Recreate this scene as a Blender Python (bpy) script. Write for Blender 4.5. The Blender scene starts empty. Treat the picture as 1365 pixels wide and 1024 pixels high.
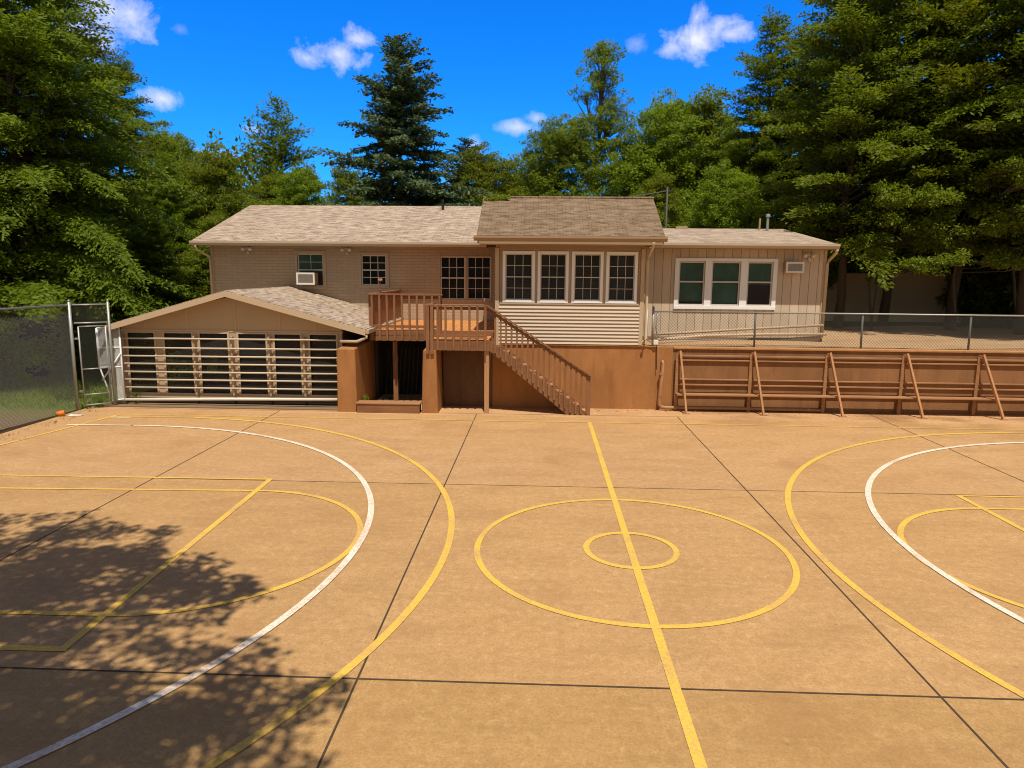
import bpy, bmesh, math, random
import numpy as np
from mathutils import Vector, Matrix
R = math.radians
scene = bpy.context.scene
COL = scene.collection

# ------------------------------------------------------------------ camera
cam = bpy.data.cameras.new('camera'); camo = bpy.data.objects.new('camera', cam); COL.objects.link(camo)
cam.sensor_width = 36.0; cam.lens = 930.0 / 1365.0 * 36.0
cam.clip_start = 0.1; cam.clip_end = 2000
PITCH, YAW, ROLL = 0.1603, -0.0391, 0.0087
def view_vec(x, y, z):
    c, s = math.cos(ROLL), math.sin(ROLL); x, y = c*x - s*y, s*x + c*y
    cp, sp = math.cos(PITCH), math.sin(PITCH); fw = z*cp + y*sp; up = -z*sp + y*cp
    cy, sy = math.cos(YAW), math.sin(YAW)
    return Vector((cy*x + sy*fw, -sy*x + cy*fw, up))
rx, ry, rz = view_vec(1, 0, 0), view_vec(0, 1, 0), view_vec(0, 0, 1)
camo.matrix_world = Matrix(((rx.x, ry.x, -rz.x, 0), (rx.y, ry.y, -rz.y, 0), (rx.z, ry.z, -rz.z, 4.0), (0, 0, 0, 1)))
scene.camera = camo

# ------------------------------------------------------------------ sun, sky, exposure
SUN_EL, SUN_AZ = R(67.5), R(10)          # azimuth measured from behind the camera towards its right
world = bpy.data.worlds.new('World'); scene.world = world; world.use_nodes = True
def build_world():
    nt = world.node_tree; nt.nodes.clear()
    N = nt.nodes.new; Lk = nt.links.new
    sky = N('ShaderNodeTexSky'); sky.sky_type = 'NISHITA'; sky.sun_disc = False
    sky.sun_elevation = SUN_EL; sky.sun_rotation = math.pi - SUN_AZ
    sky.altitude = 300; sky.air_density = 1.1; sky.dust_density = 0.25; sky.ozone_density = 3.0
    hs = N('ShaderNodeHueSaturation'); hs.inputs['Saturation'].default_value = 1.0; hs.inputs['Value'].default_value = 1.0
    tint = N('ShaderNodeMixRGB'); tint.blend_type = 'MULTIPLY'; tint.inputs[0].default_value = 1; tint.inputs[2].default_value = (.03, .66, 1.60, 1)
    Lk(sky.outputs[0], tint.inputs[1]); Lk(tint.outputs[0], hs.inputs['Color'])
    tc = N('ShaderNodeTexCoord')
    hz = N('ShaderNodeSeparateXYZ'); Lk(tc.outputs['Generated'], hz.inputs[0]); TZ = hz.outputs[2]
    def math_(op, a, b=None, clamp=False):
        m = N('ShaderNodeMath'); m.operation = op; m.use_clamp = clamp
        for i, q in enumerate((a, b)):
            if q is None: continue
            if isinstance(q, (int, float)): m.inputs[i].default_value = q
            else: Lk(q, m.inputs[i])
        return m.outputs[0]
    tm = N('ShaderNodeMixRGB'); Lk(math_('POWER', math_('SUBTRACT', 1.0, math_('MAXIMUM', TZ, 0.0), True), 7.0), tm.inputs[0])
    tm.inputs[1].default_value = (.02, .62, 1.60, 1); tm.inputs[2].default_value = (.20, .86, 1.60, 1); Lk(tm.outputs[0], tint.inputs[2])
    nz = N('ShaderNodeTexNoise'); nz.inputs['Scale'].default_value = 22; nz.inputs['Detail'].default_value = 9
    nz.inputs['Roughness'].default_value = 0.66; nz.inputs['Distortion'].default_value = 0.25
    Lk(tc.outputs['Generated'], nz.inputs['Vector'])
    nzc = math_('SUBTRACT', nz.outputs[0], 0.5)
    total = None
    # direction (azimuth from straight ahead, elevation), half width, half height, density
    clouds = [(-15.7, 15.6, 2.7, 1.25, 1.0), (-14.3, 16.6, 1.5, 1.0, .95), (-18.0, 15.2, 1.6, .7, .7), (11.6, 16.8, 3.2, 1.45, 1.05), (14.0, 16.9, 1.9, .8, .95), (11.4, 18.2, 1.0, .9, .8), (9.7, 16.3, 1.6, .7, .8),
              (-30.6, 16.6, 3.4, 1.7, .98), (-33.0, 14.6, 3.0, 2.0, .9), (-36, 18.5, 6.0, 3.0, .95), (-27.8, 11.6, 1.7, .75, .85), (-2.0, 11.0, 1.6, .6, .65), (-.5, 11.7, 1.0, .5, .5),
              (-5.4, 9.6, .9, .8, .42), (-24.0, 8.0, 2.6, .8, .5), (7.1, 16.7, 1.1, .9, .38), (-21.8, 10.1, 1.1, .45, .4), (-26.5, 16.1, .8, .6, .3),
              (62, 22, 10, 4, .8), (-64, 25, 10, 4, .8)]
    for az, el, hw, hh, den in clouds:
        a, e = R(az), R(el)
        c = Vector((math.sin(a)*math.cos(e), math.cos(a)*math.cos(e), math.sin(e)))
        e1 = Vector((math.cos(a), -math.sin(a), 0)); e2 = e1.cross(c)
        def dot(v):
            d = N('ShaderNodeVectorMath'); d.operation = 'DOT_PRODUCT'; d.inputs[1].default_value = v
            Lk(tc.outputs['Generated'], d.inputs[0]); return d.outputs['Value']
        k = math_('MAXIMUM', dot(c), 0.05)
        u = math_('DIVIDE', dot(e1 / math.tan(R(hw))), k); v = math_('DIVIDE', dot(e2 / math.tan(R(hh))), k)
        rr = math_('SQRT', math_('ADD', math_('MULTIPLY', u, u), math_('MULTIPLY', v, v)))
        m = math_('MULTIPLY', math_('SUBTRACT', 0.92, rr), 0.8)
        m = math_('ADD', m, math_('MULTIPLY', nzc, 2.3))
        m = math_('MULTIPLY', math_('MULTIPLY', m, 0.95, True), den, True)
        total = m if total is None else math_('MAXIMUM', total, m)
    mx = N('ShaderNodeMixRGB'); Lk(total, mx.inputs[0]); Lk(hs.outputs[0], mx.inputs[1]); mx.inputs[2].default_value = (7.9, 7.7, 7.8, 1)
    # added grey fill over the unseen sky, neutralises the blue ambient light
    fr = N('ShaderNodeVectorMath'); fr.operation = 'DOT_PRODUCT'; fr.inputs[1].default_value = (0, math.cos(R(8)), math.sin(R(8))); Lk(tc.outputs['Generated'], fr.inputs[0])
    nb = N('ShaderNodeTexNoise'); nb.inputs['Scale'].default_value = 3.5; nb.inputs['Detail'].default_value = 6; Lk(tc.outputs['Generated'], nb.inputs['Vector'])
    fill_mask = math_('MULTIPLY', math_('SUBTRACT', math_('ADD', 0.62, math_('MULTIPLY', math_('SUBTRACT', nb.outputs[0], 0.5), 0.5)), fr.outputs['Value']), 4.5, True)
    mx2 = N('ShaderNodeMixRGB'); Lk(math_('MULTIPLY', fill_mask, 0.96), mx2.inputs[0]); Lk(mx.outputs[0], mx2.inputs[1]); 
    zz = N('ShaderNodeSeparateXYZ'); Lk(tc.outputs['Generated'], zz.inputs[0])     # fill set brighter low down so walls get more light than the ground
    lo = math_('POWER', math_('SUBTRACT', 1.0, math_('MAXIMUM', zz.outputs[2], 0.0), True), 2.5)
    shc = N('ShaderNodeMixRGB'); Lk(lo, shc.inputs[0]); shc.inputs[1].default_value = (1.35, 1.30, 1.26, 1); shc.inputs[2].default_value = (6.2, 6.0, 5.8, 1)
    Lk(shc.outputs[0], mx2.inputs[2]); mx = mx2
    bg = N('ShaderNodeBackground'); bg.inputs['Strength'].default_value = 0.115
    out = N('ShaderNodeOutputWorld'); Lk(mx.outputs[0], bg.inputs[0]); Lk(bg.outputs[0], out.inputs[0])
build_world()
sl = bpy.data.lights.new('sun', 'SUN'); sl.energy = 4.25; sl.angle = R(0.53); sl.color = (1.0, 0.905, 0.755)
so = bpy.data.objects.new('sun', sl); COL.objects.link(so)
sd = Vector((math.sin(SUN_AZ)*math.cos(SUN_EL), -math.cos(SUN_AZ)*math.cos(SUN_EL), math.sin(SUN_EL)))
so.rotation_euler = sd.to_track_quat('Z', 'Y').to_euler(); so.location = (0, -5, 30)
vs = scene.view_settings; scene.display_settings.display_device = 'sRGB'
vs.view_transform = 'Standard'; vs.look = 'None'; vs.exposure = 0.25; vs.gamma = 1.0; vs.use_curve_mapping = False
scene.render.engine = 'CYCLES'
cy = scene.cycles; cy.pixel_filter_type = 'BLACKMAN_HARRIS'; cy.filter_width = 1.05; cy.max_bounces = 7; cy.diffuse_bounces = 3; cy.glossy_bounces = 3; cy.transparent_max_bounces = 8; cy.transmission_bounces = 4

# ------------------------------------------------------------------ materials
class NT:
    def __init__(s, name):
        s.m = bpy.data.materials.new(name); s.m.use_nodes = True; s.t = s.m.node_tree; s.t.nodes.clear()
        s.out = s.n('ShaderNodeOutputMaterial'); s.tc = None
    def n(s, t, **k):
        d = s.t.nodes.new(t)
        for a, b in k.items(): setattr(d, a, b)
        return d
    def l(s, a, b): s.t.links.new(a, b)
    def put(s, sock, v):
        if isinstance(v, (int, float)): sock.default_value = v
        elif isinstance(v, tuple): sock.default_value = v if len(v) != 3 or sock.type != 'RGBA' else (*v, 1)
        else: s.l(v, sock)
    def obj(s):
        if not s.tc: s.tc = s.n('ShaderNodeTexCoord')
        return s.tc.outputs['Object']
    def pos(s): return s.n('ShaderNodeNewGeometry').outputs['Position']
    def mapping(s, vec, scale=(1, 1, 1), rot=(0, 0, 0)):
        m = s.n('ShaderNodeMapping'); s.l(vec, m.inputs[0]); m.inputs['Scale'].default_value = scale; m.inputs['Rotation'].default_value = rot; return m.outputs[0]
    def noise(s, vec, scale, detail=5, rough=.55, dist=0):
        d = s.n('ShaderNodeTexNoise'); s.l(vec, d.inputs['Vector']); d.inputs['Scale'].default_value = scale
        d.inputs['Detail'].default_value = detail; d.inputs['Roughness'].default_value = rough; d.inputs['Distortion'].default_value = dist
        return d.outputs[0]
    def ramp(s, fac, stops):
        r = s.n('ShaderNodeValToRGB'); s.l(fac, r.inputs[0]); e = r.color_ramp.elements
        while len(e) < len(stops): e.new(.5)
        for q, (p, c) in zip(e, stops): q.position = p; q.color = (*c, 1) if isinstance(c, tuple) else (c, c, c, 1)
        return r.outputs[0]
    def mix(s, f, a, b, mode='MIX'):
        m = s.n('ShaderNodeMixRGB', blend_type=mode); s.put(m.inputs[0], f); s.put(m.inputs[1], a); s.put(m.inputs[2], b); return m.outputs[0]
    def math(s, op, a, b=0.0, clamp=False):
        m = s.n('ShaderNodeMath', operation=op, use_clamp=clamp); s.put(m.inputs[0], a); s.put(m.inputs[1], b); return m.outputs[0]
    def sep(s, v): d = s.n('ShaderNodeSeparateXYZ'); s.l(v, d.inputs[0]); return d.outputs
    def comb(s, x, y, z):
        d = s.n('ShaderNodeCombineXYZ')
        for i, q in enumerate((x, y, z)): s.put(d.inputs[i], q)
        return d.outputs[0]
    def bump(s, h, strength=.3, dist=.02):
        b = s.n('ShaderNodeBump'); b.inputs['Strength'].default_value = strength; b.inputs['Distance'].default_value = dist; s.l(h, b.inputs['Height']); return b.outputs[0]
    def bsdf(s, col, rough=.7, normal=None, metal=0.0, spec=.35):
        p = s.n('ShaderNodeBsdfPrincipled'); s.put(p.inputs['Base Color'], col); s.put(p.inputs['Roughness'], rough)
        p.inputs['Metallic'].default_value = metal; p.inputs['Specular IOR Level'].default_value = spec
        if normal is not None: s.l(normal, p.inputs['Normal'])
        s.l(p.outputs[0], s.out.inputs[0]); return p
MAT = {}
def mul(c, k): return tuple(q*k for q in c)

def m_plain(name, c, rough=.6, var=.18, scale=3., bump=.1, metal=0., spec=.35, streak=(1, 1, 1)):
    n = NT(name); v = n.mapping(n.pos(), streak)
    a = n.noise(v, scale, 6); f = n.noise(v, scale*12, 4)
    col = n.mix(a, mul(c, 1-var), mul(c, 1+var)); col = n.mix(.35, col, n.mix(f, mul(c, 1-var), mul(c, 1+var)))
    n.bsdf(col, rough, n.bump(f, bump, .01), metal, spec); MAT[name] = n.m; return n.m

def m_concrete():
    n = NT('concrete'); p = n.pos()
    big = n.noise(p, .23, 5, .6); mid = n.noise(n.mapping(p, (.7, 1.6, 1)), 1.1, 7, .62, .3); fine = n.noise(p, 34, 5, .75); sp = n.noise(p, 130, 2, .6)
    str_ = n.noise(n.mapping(p, (.5, 9, 1)), 1.4, 6, .65)
    c = n.mix(n.ramp(mid, [(.3, 0.), (.7, 1.)]), (.41, .225, .090), (.56, .325, .145))
    c = n.mix(n.ramp(big, [(.35, 0.), (.68, .6)]), c, (.48, .265, .105))
    c = n.mix(n.ramp(str_, [(.45, 0.), (.75, .35)]), c, (.60, .36, .165))
    c = n.mix(n.ramp(fine, [(.32, .6), (.6, 0.)]), c, (.25, .135, .055))
    f2 = n.noise(p, 9, 6, .72, .3); c = n.mix(n.ramp(f2, [(.34, .5), (.52, 0.)]), c, (.32, .175, .07)); c = n.mix(n.ramp(f2, [(.55, 0.), (.72, .45)]), c, (.66, .42, .21))
    c = n.mix(n.ramp(sp, [(.33, .5), (.44, 0.)]), c, (.22, .13, .07))
    c = n.mix(n.ramp(sp, [(.62, 0.), (.72, .45)]), c, (.66, .45, .27))
    # damp patches near the timber bench, drips of rust, pale tyre scuffs
    x, y, z = n.sep(p)
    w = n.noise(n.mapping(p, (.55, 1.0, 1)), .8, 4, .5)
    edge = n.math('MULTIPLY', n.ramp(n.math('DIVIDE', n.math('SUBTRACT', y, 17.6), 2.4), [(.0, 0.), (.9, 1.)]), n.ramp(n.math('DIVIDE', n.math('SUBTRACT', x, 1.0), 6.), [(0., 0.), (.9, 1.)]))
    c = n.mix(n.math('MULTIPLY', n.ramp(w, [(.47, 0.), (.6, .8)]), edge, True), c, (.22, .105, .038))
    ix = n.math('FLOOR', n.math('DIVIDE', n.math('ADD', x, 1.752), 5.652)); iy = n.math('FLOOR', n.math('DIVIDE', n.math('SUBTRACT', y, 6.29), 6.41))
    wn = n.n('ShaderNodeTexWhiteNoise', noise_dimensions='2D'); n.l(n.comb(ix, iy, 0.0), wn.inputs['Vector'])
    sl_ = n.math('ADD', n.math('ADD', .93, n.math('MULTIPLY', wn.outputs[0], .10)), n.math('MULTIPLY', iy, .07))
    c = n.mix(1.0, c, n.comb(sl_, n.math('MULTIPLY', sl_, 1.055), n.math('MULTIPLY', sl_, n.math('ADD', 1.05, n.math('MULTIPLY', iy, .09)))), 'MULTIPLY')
    st = n.noise(p, .55, 6, .6, .6)
    c = n.mix(n.ramp(st, [(.54, 0.), (.72, .5)]), c, (.31, .16, .062))
    sp2 = n.n('ShaderNodeTexVoronoi'); sp2.inputs['Scale'].default_value = 2.3; n.l(p, sp2.inputs['Vector'])
    spot = n.math('MULTIPLY', n.ramp(sp2.outputs['Distance'], [(.03, .4), (.07, 0.)]), n.ramp(n.noise(p, .8, 2), [(.5, 0.), (.56, 1.)]))
    c = n.mix(spot, c, (.17, .095, .045))
    n.bsdf(c, n.ramp(mid, [(.3, .75), (.7, .9)]), n.bump(n.mix(.5, fine, sp), .35, .004), spec=.25); MAT['concrete'] = n.m
m_concrete()
m_plain('joint', (.065, .042, .024), .9, .5, 8)
def m_paint(name, c, under=(.45, .27, .14), wear=.55):
    n = NT(name); p = n.pos()
    a = n.noise(p, 26, 6, .75); b = n.noise(p, 1.3, 4, .6)
    col = n.mix(n.ramp(b, [(.3, 0.), (.7, .5)]), c, mul(c, .78))
    k = n.math('ADD', n.ramp(a, [(.46, 0.), (.62, .8)]), n.ramp(b, [(.48, 0.), (.75, .6)]))
    col = n.mix(n.math('MULTIPLY', k, wear, True), col, under)
    n.bsdf(col, .75, n.bump(a, .2, .003), spec=.3); MAT[name] = n.m
m_paint('yellow_paint', (.76, .48, .060), wear=.8); m_paint('white_paint', (.80, .72, .60), wear=.75)
def m_stucco(name, c, dark, spots=True):
    n = NT(name); p = n.pos()
    a = n.noise(n.mapping(p, (1, 1, .55)), 1.2, 7, .62, .4); f = n.noise(p, 38, 5, .7); d = n.noise(n.mapping(p, (3, 3, .5)), 1.5, 5, .6)
    col = n.mix(n.ramp(a, [(.35, 0.), (.7, 1.)]), mul(c, .82), mul(c, 1.12))
    col = n.mix(n.ramp(d, [(.52, 0.), (.72, .55)]), col, dark)
    col = n.mix(n.ramp(f, [(.35, .3), (.55, 0.)]), col, mul(dark, .8))
    n.bsdf(col, .9, n.bump(n.mix(.4, f, a), .5, .015), spec=.2); MAT[name] = n.m
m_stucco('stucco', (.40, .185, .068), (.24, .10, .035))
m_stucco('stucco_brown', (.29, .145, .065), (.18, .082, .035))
m_stucco('stucco_shaded', (.16, .09, .05), (.08, .045, .026))  # shaded copy of the stucco, shade put into its colour
m_stucco('stucco_cap', (.46, .235, .10), (.30, .14, .055))
def m_shingle(name, c1, c2, c3, bw=.34, rh=.14, mort=.012, mottle=.6, axis='x'):
    n = NT(name); x, y, z = n.sep(n.pos())
    v = n.comb(x, n.math('MULTIPLY', y, 1.06), 0.0) if axis == 'x' else n.comb(y, n.math('MULTIPLY', x, 1.06), 0.0)
    v2 = n.mix(.02, v, n.n('ShaderNodeTexNoise').outputs[1], 'ADD')
    b = n.n('ShaderNodeTexBrick'); n.l(v2, b.inputs['Vector']); b.inputs['Scale'].default_value = 1; b.inputs['Brick Width'].default_value = bw
    b.inputs['Row Height'].default_value = rh; b.inputs['Mortar Size'].default_value = mort; b.inputs['Mortar Smooth'].default_value = .2; b.offset = .37
    b.inputs['Color1'].default_value = (*c1, 1); b.inputs['Color2'].default_value = (*c2, 1); b.inputs['Mortar'].default_value = (*mul(c2, .45), 1); b.inputs['Bias'].default_value = -.1
    w = n.noise(n.mapping(v, (1.6, 4.5, 1)), 1.5, 4, .6, .5); g = n.noise(n.pos(), 60, 3, .7)
    col = n.mix(n.ramp(w, [(.42, 0.), (.66, mottle)]), b.outputs[0], c3)
    col = n.mix(n.ramp(g, [(.3, .45), (.6, 0.)]), col, mul(c2, .6))
    big = n.noise(n.pos(), .5, 4, .6); col = n.mix(n.ramp(big, [(.4, 0.), (.75, .25)]), col, mul(c2, .75))
    n.bsdf(col, .93, n.bump(b.outputs[1], -.6, .02), spec=.15); MAT[name] = n.m
m_shingle('shingle_pale', (.45, .35, .265), (.24, .175, .125), (.60, .49, .385), mottle=.85)
m_shingle('shingle_brown', (.265, .185, .120), (.135, .090, .055), (.325, .238, .160), bw=.24, rh=.085, mort=.010, mottle=.75)
m_shingle('shingle_pale_side', (.45, .35, .265), (.24, .175, .125), (.60, .49, .385), mottle=.85, axis='y')
def m_painted_brick():
    n = NT('painted_brick'); x, y, z = n.sep(n.pos()); v = n.comb(n.math('ADD', x, y), z, 0.0)
    b = n.n('ShaderNodeTexBrick'); n.l(v, b.inputs['Vector']); b.inputs['Scale'].default_value = 1; b.inputs['Brick Width'].default_value = .42
    b.inputs['Row Height'].default_value = .105; b.inputs['Mortar Size'].default_value = .012; b.inputs['Mortar Smooth'].default_value = .3
    c = (.48, .365, .255)
    b.inputs['Color1'].default_value = (*c, 1); b.inputs['Color2'].default_value = (*mul(c, .9), 1); b.inputs['Mortar'].default_value = (*mul(c, .7), 1)
    a = n.noise(n.mapping(n.pos(), (1, 1, .6)), 1.0, 6, .6); col = n.mix(n.ramp(a, [(.4, 0.), (.7, .3)]), b.outputs[0], mul(c, .72))
    n.bsdf(col, .8, n.bump(b.outputs[1], -.5, .012), spec=.25); MAT['painted_brick'] = n.m
m_painted_brick()
def m_grooved():
    n = NT('grooved_siding'); x, y, z = n.sep(n.pos()); c = (.62, .51, .385)
    fr = n.math('FRACT', n.math('DIVIDE', n.math('ADD', x, y), .27))
    g = n.math('LESS_THAN', fr, .075)
    bid = n.math('FLOOR', n.math('DIVIDE', n.math('ADD', x, y), .27)); wn = n.n('ShaderNodeTexWhiteNoise', noise_dimensions='1D'); n.l(bid, wn.inputs['W'])
    a = n.noise(n.mapping(n.pos(), (5, 5, .7)), 2.0, 6, .6)
    col = n.mix(wn.outputs[0], mul(c, .9), mul(c, 1.07)); col = n.mix(n.ramp(a, [(.4, 0.), (.7, .3)]), col, mul(c, .72))
    col = n.mix(g, col, mul(c, .42))
    n.bsdf(col, .75, n.bump(g, -.8, .015), spec=.25); MAT['grooved_siding'] = n.m
m_grooved()
m_plain('lap_siding', (.55, .45, .345), .6, .12, 1.6, .05, streak=(.5, .5, 3))
m_plain('trim_tan', (.46, .34, .225), .6, .14, 2.5, .08)
m_plain('trim_light', (.52, .40, .27), .55, .12, 2.5, .06)
m_plain('gutter_tan', (.47, .37, .27), .45, .12, 2.0, .03)
m_plain('soffit_tan', (.36, .25, .16), .7, .12, 2.0, .05)
m_plain('porch_panel', (.48, .355, .225), .7, .12, 1.4, .06)
m_plain('white_frame', (.83, .85, .87), .45, .06, 2.0, .03)
m_plain('beige_frame', (.60, .55, .48), .5, .1, 3.0, .03)
m_plain('white_worn', (.52, .45, .36), .6, .2, 4.0, .1)
m_plain('wall_render', (.66, .52, .36), .85, .15, 1.2, .2)
m_plain('pole_dark', (.06, .062, .055), .6, .15, 4., .05)
m_plain('fascia_brown', (.33, .225, .135), .55, .12, 2.0, .04)
m_plain('pole_white', (.66, .60, .52), .6, .2, 4., .05)
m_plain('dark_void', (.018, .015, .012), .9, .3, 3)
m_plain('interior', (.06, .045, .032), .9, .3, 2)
m_plain('dirty_slab', (.20, .135, .08), .9, .35, 2.0, .3)
m_plain('galvanised', (.36, .36, .34), .5, .2, 6., .05, .5)
m_plain('fence_wire', (.15, .15, .135), .5, .1, 3., .02, .3)
m_plain('black_metal', (.02, .02, .02), .4, .2, 5., .03)
m_plain('ac_white', (.74, .70, .62), .5, .08, 4., .03)
m_plain('pipe_paint', (.46, .33, .22), .55, .2, 4., .08)
m_plain('pipe_brown', (.36, .185, .085), .6, .25, 4., .1)
m_plain('grey_pole', (.13, .135, .12), .6, .15, 4., .05)
m_plain('orange_plastic', (.75, .20, .02), .4, .1, 6.)
m_plain('paper', (.75, .74, .72), .8, .06, 6.)
m_plain('rust_red', (.23, .075, .035), .6, .3, 12.)
def m_wood(name, c, dark, axis=0, rough=.65):
    n = NT(name); sc = [9, 9, 9]; sc[axis] = .6; v = n.mapping(n.pos(), tuple(sc))
    g = n.noise(v, 2.2, 8, .65, .4); a = n.noise(n.pos(), 1.1, 5, .6)
    col = n.mix(n.ramp(g, [(.3, 0.), (.7, 1.)]), mul(c, .74), mul(c, 1.15)); col = n.mix(n.ramp(a, [(.45, 0.), (.75, .5)]), col, dark)
    n.bsdf(col, rough, n.bump(g, .35, .006), spec=.3); MAT[name] = n.m
m_wood('deck_brown_x', (.25, .118, .055), (.13, .055, .025), 0)
m_wood('deck_brown_y', (.25, .118, .055), (.13, .055, .025), 1)
m_wood('deck_brown_z', (.27, .128, .06), (.135, .058, .026), 2)
m_wood('deck_floor', (.60, .262, .085), (.38, .15, .045), 1)
m_wood('bench_wood', (.36, .185, .085), (.24, .11, .048), 0)
m_wood('prop_wood', (.50, .27, .135), (.36, .175, .08), 2)
m_wood('frame_post', (.42, .30, .19), (.26, .18, .11), 2)
def m_glass(name, c, slat=0.0, rough=.06, spec=.3, axis_tone=.3):
    n = NT(name); p = n.pos(); x, y, z = n.sep(p)
    a = n.noise(n.mapping(p, (1.4, 1, .8)), 1.3, 4, .6)
    col = n.mix(n.ramp(a, [(.35, 0.), (.65, 1.)]), mul(c, 1-axis_tone), mul(c, 1+axis_tone))
    if slat:
        s = n.math('LESS_THAN', n.math('FRACT', n.math('DIVIDE', z, slat)), .3); col = n.mix(s, col, mul(c, .62))
    b = n.bump(n.noise(p, .9, 2, .4), .05, .05)
    n.bsdf(col, rough, b, spec=spec); MAT[name] = n.m
m_glass('glass_blind', (.040, .043, .045), .05); m_glass('glass_dark', (.016, .018, .018), 0); m_glass('glass_green', (.050, .098, .078), 0, axis_tone=.2)
m_glass('glass_screen', (.020, .018, .022), 0, rough=.4, spec=.2)
def m_leaf(name, cols, trans=.35, clump=.9, gloss=.0, tip=None):
    n = NT(name); p = n.pos(); g = n.n('ShaderNodeNewGeometry'); oi = n.n('ShaderNodeObjectInfo')
    a = n.noise(p, clump, 4, .6)
    c = n.mix(n.ramp(a, [(.32, 0.), (.68, 1.)]), cols[0], cols[1])
    c = n.mix(n.math('MULTIPLY', g.outputs['Random Per Island'], .65), c, cols[2])
    hs = n.n('ShaderNodeHueSaturation'); n.l(c, hs.inputs['Color'])
    n.l(n.math('ADD', n.math('MULTIPLY', oi.outputs['Random'], .03), .485), hs.inputs['Hue'])
    n.l(n.math('ADD', n.math('MULTIPLY', oi.outputs['Random'], .35), .82), hs.inputs['Value'])
    col = hs.outputs[0]
    d = n.n('ShaderNodeBsdfPrincipled'); n.l(col, d.inputs['Base Color']); d.inputs['Roughness'].default_value = .55; d.inputs['Specular IOR Level'].default_value = .25
    t = n.n('ShaderNodeBsdfTranslucent'); n.l(n.mix(1.0, col, (1.25, 1.2, .55), 'MULTIPLY'), t.inputs[0])
    m = n.n('ShaderNodeMixShader'); m.inputs[0].default_value = trans; n.l(d.outputs[0], m.inputs[1]); n.l(t.outputs[0], m.inputs[2]); n.l(m.outputs[0], n.out.inputs[0])
    MAT[name] = n.m
def m_screen():
    n = NT('screen_mesh'); d = n.n('ShaderNodeBsdfPrincipled'); d.inputs['Base Color'].default_value = (.022, .020, .018, 1); d.inputs['Roughness'].default_value = .6
    t = n.n('ShaderNodeBsdfTransparent'); m = n.n('ShaderNodeMixShader'); m.inputs[0].default_value = .62; n.l(t.outputs[0], m.inputs[1]); n.l(d.outputs[0], m.inputs[2]); n.l(m.outputs[0], n.out.inputs[0]); MAT['screen_mesh'] = n.m
m_screen()
m_leaf('leaf_hemlock', [(.080, .126, .008), (.140, .202, .011), (.215, .268, .017)], .48)
m_leaf('leaf_spruce', [(.042, .072, .036), (.072, .112, .050), (.120, .150, .060)], .18)
m_leaf('leaf_maple', [(.115, .180, .010), (.185, .255, .014), (.260, .315, .024)], .48)
m_leaf('leaf_locust', [(.130, .180, .014), (.180, .230, .018), (.240, .270, .035)], .48)
m_leaf('leaf_far', [(.070, .100, .010), (.105, .140, .014), (.150, .180, .022)], .3, .35)
m_leaf('leaf_bright', [(.110, .200, .010), (.165, .265, .014), (.225, .315, .022)], .48)
m_leaf('grass_blade', [(0.117, 0.182, 0.026), (0.169, 0.234, 0.0364), (0.247, 0.26, 0.065)], .3, .5)
m_plain('bark', (.085, .060, .042), .9, .4, 5., .6, streak=(3, 3, .6))
m_plain('bark_grey', (.12, .095, .072), .9, .35, 5., .6, streak=(3, 3, .6))
m_plain('dead_leaf', (.17, .10, .045), .9, .5, 3.)
def m_ground():
    n = NT('lawn_ground'); p = n.pos(); a = n.noise(p, .35, 6, .6, .4); f = n.noise(p, 9, 5, .7); x, y, z = n.sep(p)
    gr = n.mix(n.ramp(f, [(.3, 0.), (.7, 1.)]), (.055, .085, .014), (.12, .165, .028)); di = n.mix(f, (.10, .068, .04), (.17, .12, .075))
    k = n.ramp(a, [(.50, 0.), (.62, 1.)])
    near = n.ramp(n.math('DIVIDE', n.math('SUBTRACT', n.math('ADD', y, n.math('MULTIPLY', n.noise(p, .9, 4), 2.4)), 17.6), 4.5), [(.35, 1.), (.8, 0.)])
    n.bsdf(n.mix(n.math('MAXIMUM', n.math('MULTIPLY', k, .6), near), gr, di), .95, n.bump(f, .6, .04), spec=.1); MAT['lawn_ground'] = n.m
    n = NT('terrace_dirt'); p = n.pos(); a = n.noise(p, .5, 6, .6, .4); f = n.noise(p, 14, 6, .75)
    c = n.mix(n.ramp(f, [(.3, 0.), (.7, 1.)]), (.32, .20, .11), (.52, .355, .215)); c = n.mix(n.ramp(a, [(.45, 0.), (.75, .6)]), c, (.26, .16, .085))
    n.bsdf(c, .95, n.bump(f, .6, .03), spec=.1); MAT['terrace_dirt'] = n.m
m_ground()

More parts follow.
